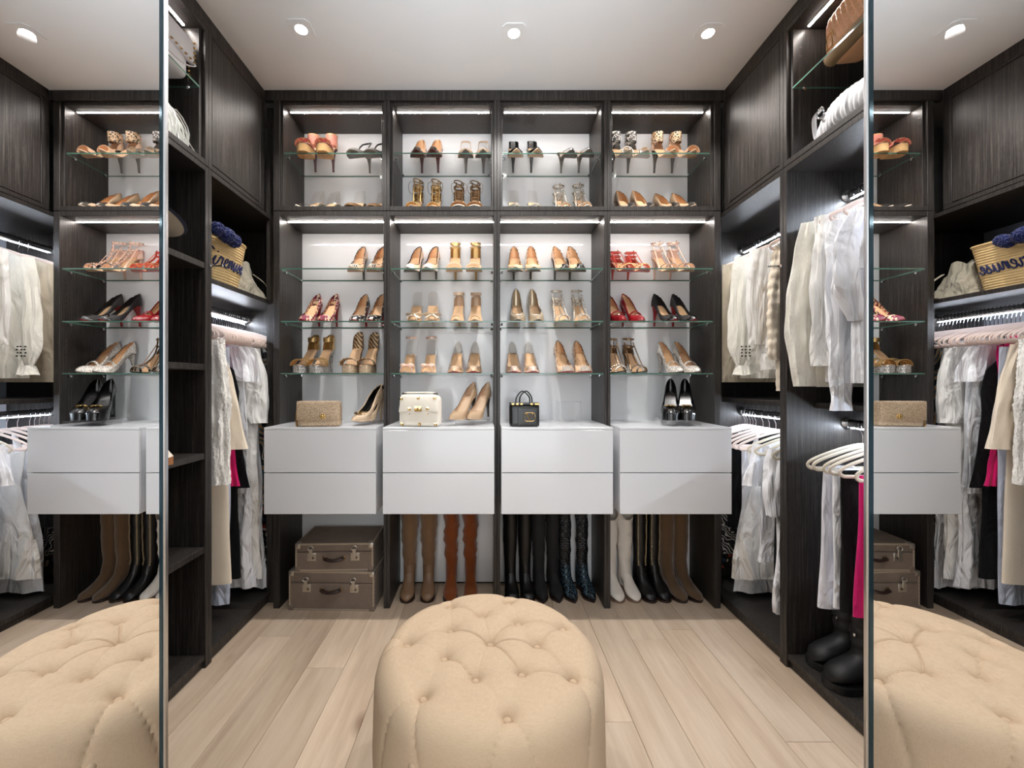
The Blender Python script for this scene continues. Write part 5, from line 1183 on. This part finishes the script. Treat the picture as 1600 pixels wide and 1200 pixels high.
garment('black_trousers', 'black trousers between the white blouse and the pleated dress', 'trousers', low(1.95), cloth([(-0.17, 0.14, 0.012, 0.001), (-0.84, 0.15, 0.016, 0.006)], seed=48), BLKC)
garment('pleated_dress', 'white pleated dress beside the dark partition on the right', 'dress', low(1.88), cloth(tee(0.80, 0.185, 0.012, 0.018, 0.02), seed=49, freq=70), WH,
        [(sleeve(s, [(0.17, -0.135, 0.045), (0.19, -0.3, 0.055), (0.185, -0.44, 0.05)], 15 + s, 0.006, 22), WH) for s in (-1, 1)])
# right near wardrobe
hang(RRX, RZ1, [1.69, 1.655, 1.60, 1.54, 1.48, 1.40, 1.32], VEL, 'blush velvet hanger of the white blouses, @ from the dark partition', 'hangers above the white blouses')
garment('lace_blouse', 'off-white long-sleeved lace blouse nearest the dark partition', 'blouse', rx_(1.672), cloth(tee(0.72, 0.185, 0.012, 0.014, 0.0), seed=51, freq=55), IVO,
        [(sleeve(s, [(0.185, -0.135, 0.05), (0.235, -0.40, 0.050), (0.245, -0.60, 0.048), (0.225, -0.80, 0.042)], 17 + s, 0.004), IVO) for s in (-1, 1)])
garment('gathered_blouse', 'white gathered blouse second from the dark partition', 'blouse', rx_(1.60), cloth(tee(0.70, 0.185, 0.016, 0.016, 0.01), seed=52, freq=60), WHW,
        [(sleeve(s, [(0.18, -0.135, 0.05), (0.20, -0.40, 0.05), (0.20, -0.72, 0.042)], 19 + s, 0.005), WHW) for s in (-1, 1)])
garment('white_shirt', 'white shirt with one long loose cuff hanging low by the mirror', 'shirt', rx_(1.535, RZ1 - 0.045), cloth(tee(0.66, 0.185, 0.015, 0.016, 0.01), seed=53, freq=44), WH,
        [(sleeve(-1, [(0.18, -0.135, 0.052), (0.195, -0.40, 0.05), (0.195, -0.62, 0.042), (0.195, -0.79, 0.034), (0.195, -0.845, 0.036)], 21, 0.005, 20), WH), (sleeve(1, [(0.18, -0.135, 0.05), (0.20, -0.6, 0.04)], 22), WH)])
garment('peasant_blouse', 'white puff-sleeved blouse in front of the white shirt', 'blouse', rx_(1.46, RZ1 - 0.045), cloth(tee(0.66, 0.19, 0.017, 0.018, 0.02), seed=54, freq=50), WH,
        [(sleeve(s, [(0.17, -0.13, 0.05), (0.205, -0.26, 0.066), (0.20, -0.40, 0.070), (0.18, -0.52, 0.04)], 23 + s, 0.008, 22), WH) for s in (-1, 1)])
garment('white_tshirt', 'white loose tee nearest the right mirrored door', 'shirt', rx_(1.36, RZ1 - 0.045), cloth(tee(0.62, 0.20, 0.016, 0.018, 0.02), seed=55, freq=40), WH,
        [(sleeve(s, [(0.18, -0.13, 0.05), (0.21, -0.26, 0.058), (0.215, -0.36, 0.062)], 25 + s, 0.006, 22), WH) for s in (-1, 1)])
hang(RRX, RZ2, [1.655, 1.62, 1.585, 1.545, 1.50, 1.44, 1.38], VELC, 'cream velvet hanger of the folded trousers, @ from the dark partition', 'hangers above the folded trousers')
def trs(y, w0, w1, zb, xo, mat, nm, lab, seed, sl=0.0):
    garment(nm, lab, 'trousers', low(y), cloth([(-0.158, w0, 0.010, 0.001), (-0.172, w0, 0.014, 0.001), (-0.3, w0, 0.014, 0.003), (zb - RZ2, w1, 0.018, 0.006)], 44, 26, seed, 40, x_off=lambda z: xo + sl * (z + 0.17)), mat)
trs(1.62, 0.06, 0.055, 0.31, -0.125, LIL, 'folded_trousers', 'pale grey trousers folded over a cream hanger', 61, 0.04)
trs(1.585, 0.055, 0.05, 0.33, -0.125, WH, 'folded_trousers', 'white trousers folded over a cream hanger', 62, 0.0)
trs(1.525, 0.10, 0.10, 0.35, -0.10, BLKC, 'folded_trousers', 'black trousers folded over a cream hanger', 63)
trs(1.445, 0.09, 0.10, 0.378, -0.115, PINKT, 'folded_trousers', 'fuchsia pink trousers beside the right mirror', 64, 0.03)
trs(1.39, 0.09, 0.10, 0.27, -0.11, WH, 'folded_trousers', 'white trousers half hidden behind the right mirror edge', 65)

# ------------------------------------------------------------------ things on the side shelves
def pompom(r, seed):
    rr = random.Random(seed); mb = MB(); bm = bmesh.new(); bmesh.ops.create_icosphere(bm, subdivisions=4, radius=r)
    for v in bm.verts: v.co *= 1 + rr.uniform(-0.16, 0.08)
    bm.verts.index_update(); mb.add([v.co[:] for v in bm.verts], [[v.index for v in f.verts] for f in bm.faces]); bm.free(); return mb
STRAW = M('woven_straw', (216, 186, 132), 0.8, vary=0.12, bump=(180, 0.4)); NAVY = fabric('navy_yarn', (15, 28, 84), 200, 0.8, 0.1, 0.4)
bx, by, bz = -1.30, 1.946, 1.6508
t = thing('straw_basket', 'woven straw basket with navy pompoms and embroidered word on the left shelf', 'basket', (bx, by, bz))
rings = []; H_ = 0.225
def bsec(v): return lerp(0.118, 0.165, v), lerp(0.075, 0.10, v)     # half length (y), half depth (x)
for k in range(73):
    v = k / 72; L_, D_ = bsec(v); rid = 0.0022 * abs(sin(v * pi * 18))
    rings.append([((D_ + rid) * (1 if cos(a) > 0 else -1) * abs(cos(a)) ** 0.7, (L_ + rid) * (1 if sin(a) > 0 else -1) * abs(sin(a)) ** 0.7, H_ * v + 0.012 * v * sin(a) ** 2 + 0.0009 * sin(a * 44 + k * pi)) for a in [2 * pi * j / 88 for j in range(88)]])
inn = [[(p[0] * 0.95, p[1] * 0.96, p[2]) for p in r] for r in (rings[-1], rings[40], rings[4])]
obj('body', MB().loft(rings + inn, True, True, True), STRAW, t)
obj('rim', MB().tube([(p[0], p[1], p[2] + 0.002) for p in rings[-1]], 0.0065, 8, loop=True), STRAW, t)
for i, (y, z, r, o_) in enumerate(((-0.145, 0.225, 0.036, 0.02), (-0.098, 0.214, 0.040, 0.03), (-0.050, 0.205, 0.036, 0.034), (-0.010, 0.222, 0.032, 0.012), (0.012, 0.228, 0.028, -0.01), (-0.075, 0.240, 0.03, -0.01))):
    o = obj('pompom', pompom(r * 0.86, i), NAVY, t); o.location = (0.098 + o_, y, z)
for y in (-0.1,):
    obj('handle', MB().tube(spline([(-0.09, -0.09, 0.22), (-0.11, -0.06, 0.25), (-0.115, 0.0, 0.262), (-0.11, 0.06, 0.25), (-0.09, 0.09, 0.225)], 6), 0.007, 8), STRAW, t)
# embroidered script, written along +Y on the aisle face
def bpt(u, h):
    v = h / H_; L_, D_ = bsec(v); q = min(1.0, abs(u) / (L_ * 1.001)); a_ = math.asin(min(1, q ** (1 / 0.7))); return (D_ * cos(a_) ** 0.7 + 0.004, u, h)
GL = {'S': ([[(0.75, 1.5), (0.45, 1.75), (0.1, 1.45), (0.35, 1.0), (0.7, 0.55), (0.35, -0.02), (-0.05, 0.2)]], 0.95), 'i': ([[(0, 0.45), (0.15, 0.95), (0.12, 0.2), (0.3, 0.0), (0.5, 0.3)], [(0.2, 1.35), (0.24, 1.45)]], 0.5),
      'r': ([[(0, 0.3), (0.2, 1.0), (0.32, 0.85), (0.55, 0.9), (0.5, 0.3), (0.65, 0.0), (0.8, 0.3)]], 0.8), 'e': ([[(0, 0.3), (0.45, 0.6), (0.4, 0.98), (0.12, 0.75), (0.15, 0.15), (0.45, 0.0), (0.75, 0.35)]], 0.72),
      'n': ([[(0, 0.3), (0.12, 0.95), (0.12, 0.05), (0.3, 0.8), (0.5, 0.95), (0.55, 0.1), (0.8, 0.3)]], 0.8), 'u': ([[(0, 0.35), (0.1, 0.95), (0.12, 0.15), (0.35, 0.0), (0.58, 0.9), (0.58, 0.15), (0.85, 0.3)]], 0.85),
      's': ([[(0, 0.25), (0.35, 1.0), (0.3, 0.75), (0.5, 0.3), (0.25, -0.02), (0.05, 0.12), (0.4, 0.05), (0.6, 0.3)]], 0.6)}
word = MB(); cur = -0.152; sz = 0.0425
for ch in 'Sirenuse':
    strokes, adv = GL[ch]
    for s in strokes:
        pts = [bpt(cur + (p[0] + 0.18 * p[1]) * sz, 0.084 + p[1] * sz) for p in s]
        if len(pts) > 2: pts = spline(pts, 4)
        word.tube(pts, 0.0036, 6)
    cur += adv * sz
obj('embroidered_word', word, NAVY, t)
# khaki tote slumped beside it
KHK = fabric('khaki_canvas', (168, 160, 142), 300, 0.4, 0.06, 0.1, 1.0)
t = thing('canvas_tote', 'slumped khaki canvas bag beside the straw basket on the left shelf', 'bag', (-1.32, 2.21, 1.6506), 0.1)
rr = random.Random(8); rings = []
for k in range(22):
    v = k / 21; a_ = lerp(0.125, 0.05, v ** 1.3); b_ = lerp(0.11, 0.02, v ** 0.9); ring = []
    for j in range(40):
        a = 2 * pi * j / 40; f = 0.006 * sin(3 * a + 6 * v) + 0.005 * sin(5 * a - 9 * v + 1) + 0.003 * sin(9 * a + 14 * v)
        sg = lambda q: (1 if q > 0 else -1)
        ring.append(((b_ + f) * sg(cos(a)) * abs(cos(a)) ** 0.8, (a_ + f) * sg(sin(a)) * abs(sin(a)) ** 0.7 - 0.02 * v, 0.185 * v + 0.012 * sin(2 * a + 1) * v + (0.01 * sin(4 * a) * v if k > 15 else 0)))
    rings.append(ring)
obj('body', MB().loft(rings, True, True, True), KHK, t)
obj('strap', MB().tube(spline([(0.03, 0.07, 0.15), (0.09, 0.075, 0.10), (0.115, 0.08, 0.03), (0.12, 0.05, 0.008), (0.115, 0.0, 0.008)], 5), 0.014, 8, True, 0.2), KHK, t)

# white studded bag on the left glass shelf
WBG = M('white_grained_leather', (226, 222, 224), 0.4, bump=(200, 0.12)); 
t = thing('shoulder_bag', 'white studded flap bag on the glass shelf high on the left wall', 'handbag', (-1.275, 1.535, Z_U + 0.0045), pi / 2)
obj('body', soft_box(0.30, 0.11, 0.155, 0.03, 0.012), WBG, t)
fm = soft_box(0.315, 0.020, 0.095, 0.009, 0.006); fm.shift((0, -0.062, 0.072)); obj('flap', fm, WBG, t)
mb = studs([(-0.15 + 0.3 * k / 12, -0.075, 0.080) for k in range(13)] + [(s * 0.150, -0.074, 0.08 + 0.02 * k) for s in (-1, 1) for k in range(5)] + [(s * 0.146, -0.056, 0.012 + 0.016 * k) for s in (-1, 1) for k in range(4)], 0.0052); obj('studs', mb, GOLD, t, smooth=False)
obj('handle', MB().tube(spline([(-0.09, 0, 0.15), (-0.085, 0, 0.185), (-0.03, 0, 0.205), (0.03, 0, 0.205), (0.085, 0, 0.185), (0.09, 0, 0.15)], 5), 0.007, 8, True, 0.7), WBG, t)
obj('shoulder_strap', MB().tube(spline([(0.13, 0, 0.14), (0.155, -0.03, 0.12), (0.14, -0.085, 0.06), (0.05, -0.09, 0.01), (-0.1, -0.085, 0.012)], 6), 0.004, 6, True, 0.5), WBG, t)
# feathered bag
FEA = M('white_feather', (240, 240, 236), 0.7)
t = thing('feather_bag', 'white feather-trimmed clutch at the bottom of the left top cabinet', 'handbag', (-1.29, 1.47, 2.1386), pi / 2)
obj('body', soft_box(0.26, 0.06, 0.13, 0.02, 0.01), FEA, t)
rr = random.Random(4); mb = MB()
for k in range(240):
    x = rr.uniform(-0.13, 0.13); z = rr.uniform(0.03, 0.135); L_ = rr.uniform(0.05, 0.11); dx = rr.gauss(0.02 if x > 0 else -0.02, 0.035)
    mb.tube(spline([(x, -0.03, z), (x + dx * 0.5, -0.055, z + 0.02), (x + dx, -0.07 - rr.uniform(0, 0.012), max(0.006, z - L_ * 0.4)), (max(-0.2, min(0.2, x + dx * 1.3)), -0.078, max(0.004, z - L_))], 2), [0.0036] * 6 + [0.001], 4, True, 0.4)
o = obj('feathers', mb, FEA, t); o['kind'] = 'stuff'
# tan quilted bag and white ruched bag on the right
TANQ = M('tan_quilted_leather', (214, 160, 118), 0.42, bump=(180, 0.1))
t = thing('quilted_bag', 'large tan quilted bag on the glass shelf high on the right wall', 'handbag', (1.385, 1.44, Z_U + 0.0045), -pi / 2 - 0.12)
sb = soft_box(0.36, 0.15, 0.20, 0.05, 0.02, 46); nv = []
for x, y, z in sb.v:
    k = 0.0055 * (abs(sin(pi * (x * 40 + (z - 0.1) * 14))) - 0.6) * min(1, max(0, (z - 0.02) / 0.03)); kk = 1 + k / 0.08
    nv.append((x, y * kk, z if z < 0.19 else z + k))
sb.v = nv; obj('body', sb, TANQ, t)
obj('base_roll', MB().tube([(-0.165, -0.055, 0.028), (-0.16, -0.055, 0.028), (0, -0.06, 0.028), (0.16, -0.055, 0.028), (0.165, -0.055, 0.028)], [0.018, 0.026, 0.028, 0.026, 0.018], 12), M('olive_tan_leather', (140, 112, 78), 0.45), t)
for x in (-0.1, 0.08):
    obj('buckle', MB().tube([(x - 0.014, -0.098, 0.03), (x - 0.014, -0.098, 0.085), (x + 0.014, -0.098, 0.085), (x + 0.014, -0.098, 0.03)], 0.003, 6, loop=True), GOLD, t)
obj('handle', MB().tube(spline([(-0.11, -0.03, 0.18), (-0.10, -0.03, 0.215), (0, -0.03, 0.228), (0.10, -0.03, 0.215), (0.11, -0.03, 0.18)], 6), 0.008, 8), TANQ, t)
t = thing('ruched_bag', 'white ruched half-moon bag at the bottom of the right top cabinet', 'handbag', (1.355, 1.50, 2.1386), -pi / 2)
rings = []
for k in range(60):
    v = k / 59; x = lerp(-0.155, 0.155, v); e = sqrt(max(0.0, 1 - (2 * v - 1) ** 2)) ; h = 0.035 + 0.115 * e ** 0.8; d = 0.015 + 0.045 * e; rp = 0.0016 * sin(k * 1.9) + 0.001 * sin(k * 0.8)
    rings.append([(x + 0.006 * sin(3 * a), (d + rp) * cos(a), max(0.001, h * 0.5 + (h * 0.5 + rp * 0.7) * sin(a) + 0.003 * sin(7 * a + k * 0.25))) for a in [2 * pi * j / 26 for j in range(26)]])
obj('body', MB().loft(rings, True, True, True), M('white_satin', (226, 226, 228), 0.45), t)
obj('ring', MB().tube([(-0.085 + 0.015 * cos(a), -0.062, 0.105 + 0.02 * sin(a)) for a in [2 * pi * k / 16 for k in range(16)]], 0.0035, 6, loop=True), CHROME, t)
obj('strap', MB().tube(spline([(-0.09, -0.058, 0.12), (-0.13, -0.05, 0.11), (-0.15, -0.03, 0.06), (-0.152, -0.02, 0.02)], 5), 0.008, 8, True, 0.4), MATS['white_satin'], t)
# flat navy and cream hat brim peeking out, and the wedge shoe on the left shelf tower
t = thing('sun_hat', 'wide-brimmed navy hat with cream underside on the left shelf tower', 'hat', (-1.30, 1.445, 1.7056), 0)
HN = fabric('navy_straw', (38, 48, 74), 200, 0.4, 0.08); HC = fabric('cream_straw', (214, 204, 186), 200, 0.4, 0.05)
def brim(r0, r1, dz): return [[(r * cos(a), r * sin(a), z - 0.055 * cos(a - 1.0) * max(0, (r - r0) / (r1 - r0)) + dz) for a in [2 * pi * k / 40 for k in range(40)]] for r, z in ((r0, 0.125), (r0 * 1.2, 0.113), (lerp(r0, r1, 0.6), 0.118), (r1, 0.13))]
obj('brim', MB().loft(brim(0.085, 0.20, 0.0), True), HN, t)
obj('brim_lining', MB().loft(brim(0.085, 0.188, -0.005), True), HC, t)
obj('crown', MB().loft([[(r * cos(a), r * sin(a), z) for a in [2 * pi * k / 30 for k in range(30)]] for r, z in ((0.086, 0.123), (0.088, 0.09), (0.082, 0.03), (0.07, 0.006), (0.03, 0.0))], True, False, True), HN, t)
t = thing('wedge_sandal', 'cream wedge sandal with tan sole on the left shelf tower', 'shoe', (-1.235, 1.46, 0.9046), pi / 2 + 0.2)
l = Last(0.07, 'round', 0.02); TANS = M('tan_stacked_wedge', (160, 104, 62), 0.6)
ts = [k / 12 for k in range(13)]
obj('wedge_sole', MB().loft([[(-max(0.004, l.w(q)), l.y(q), 0.0), (max(0.004, l.w(q)), l.y(q), 0.0), (max(0.004, l.w(q)), l.y(q), l.b(q)), (-max(0.004, l.w(q)), l.y(q), l.b(q))] for q in ts], True, True, True), TANS, t)
obj('upper', upper_mesh(l, tv=0.42, hv=0.05, hs=0.04, hb=0.05), CREAM, t)
o = obj('strap', band(l, 0.5, 0.055, 0.012)[0], CREAM, t)

# short rubber boots on the floor of the right wardrobe
RUB = M('black_rubber', (18, 18, 19), 0.55, spec=0.4); QUI = M('black_quilted_nylon', (20, 20, 22), 0.7, bump=(60, 0.3))
def rubber_boot(t):
    L = 0.235; n = 24; rings = []
    fw = [(0, 0.012), (0.04, 0.030), (0.12, 0.043), (0.28, 0.050), (0.5, 0.046)]
    for q, h in ((0.0, 0.03), (0.03, 0.052), (0.1, 0.068), (0.22, 0.080), (0.36, 0.092), (0.48, 0.106)):
        wd = interp(q, fw); rings.append([(wd * cos(2 * pi * k / n), -L / 2 + L * q, 0.026 + (h - 0.014) / 2 * (1 + sin(2 * pi * k / n))) for k in range(n)])
    yc = -L / 2 + L * 0.74
    ring = []
    for k in range(n):
        a = 2 * pi * k / n; fr = (sin(a) + 1) / 2; ring.append((0.048 * cos(a), lerp(yc + 0.045, yc - 0.060, fr) if True else 0, lerp(0.03, 0.125, fr)))
    rings.append(ring)
    for z, rx, ry in ((0.13, 0.047, 0.056), (0.15, 0.046, 0.054)): rings.append([(rx * cos(2 * pi * k / n), yc - ry * sin(2 * pi * k / n), z) for k in range(n)])
    obj('foot', MB().loft(rings, True, True), RUB, t)
    obj('heel_cup', MB().loft([[(r * 0.048 * cos(2 * pi * k / n), yc + 0.004 + r * 0.052 * sin(2 * pi * k / n), z) for k in range(n)] for z, r in ((0.022, 0.95), (0.05, 1.02), (0.10, 1.02), (0.15, 0.98))], True, True), RUB, t)
    sh = []
    for i in range(22):
        z = 0.142 + 0.108 * i / 21; pf = 0.004 * abs(sin(i / 21 * pi * 3)); sh.append([((0.049 + pf) * cos(2 * pi * k / n), yc - (0.056 + pf) * sin(2 * pi * k / n), z + 0.012 * sin(2 * pi * k / n) * (i / 21)) for k in range(n)])
    sh += [[(p[0] * 0.88, p[1] * 0.98 + yc * 0.02, p[2] - d) for p in sh[21]] for d in (0.002, 0.05)]
    obj('shaft', MB().loft(sh, True), QUI, t)
    ts = [0.5 - 0.5 * cos(pi * k / 14) for k in range(15)]
    def sw(q): return max(0.008, interp(q, [(0, 0.012), (0.05, 0.036), (0.15, 0.050), (0.3, 0.054), (0.55, 0.046), (0.8, 0.05), (0.95, 0.042), (1, 0.014)]))
    obj('sole', MB().loft([[(-sw(q), -L / 2 - 0.005 + (L + 0.004) * q, 0.0), (sw(q), -L / 2 - 0.005 + (L + 0.004) * q, 0.0), (sw(q) * 1.02, -L / 2 - 0.005 + (L + 0.004) * q, 0.028), (-sw(q) * 1.02, -L / 2 - 0.005 + (L + 0.004) * q, 0.028)] for q in ts], True, True, True), RUB, t)
    obj('toggle', MB().tube([(-0.052, yc - 0.01, 0.20), (-0.060, yc - 0.012, 0.192), (-0.062, yc - 0.014, 0.168)], [0.004, 0.005, 0.003], 6), CHROME, t)
    obj('front_tag', MB().box(-0.004, 0.004, yc - 0.066, yc - 0.060, 0.185, 0.197, 0.001), CHROME, t)
src = thing('rubber_boot', 'black rubber snow boot farther from the mirror on the right wardrobe floor', 'boot', (1.425, 1.660, 0.0566), -pi / 2 + 0.10, 'black rubber boots')
rubber_boot(src)
copy_tree(src, (1.398, 1.548, 0.0566), -pi / 2 + 0.12, 'black rubber snow boot nearer the mirror on the right wardrobe floor', 'black rubber boots', [(k, children(k)) for k in children(src)])
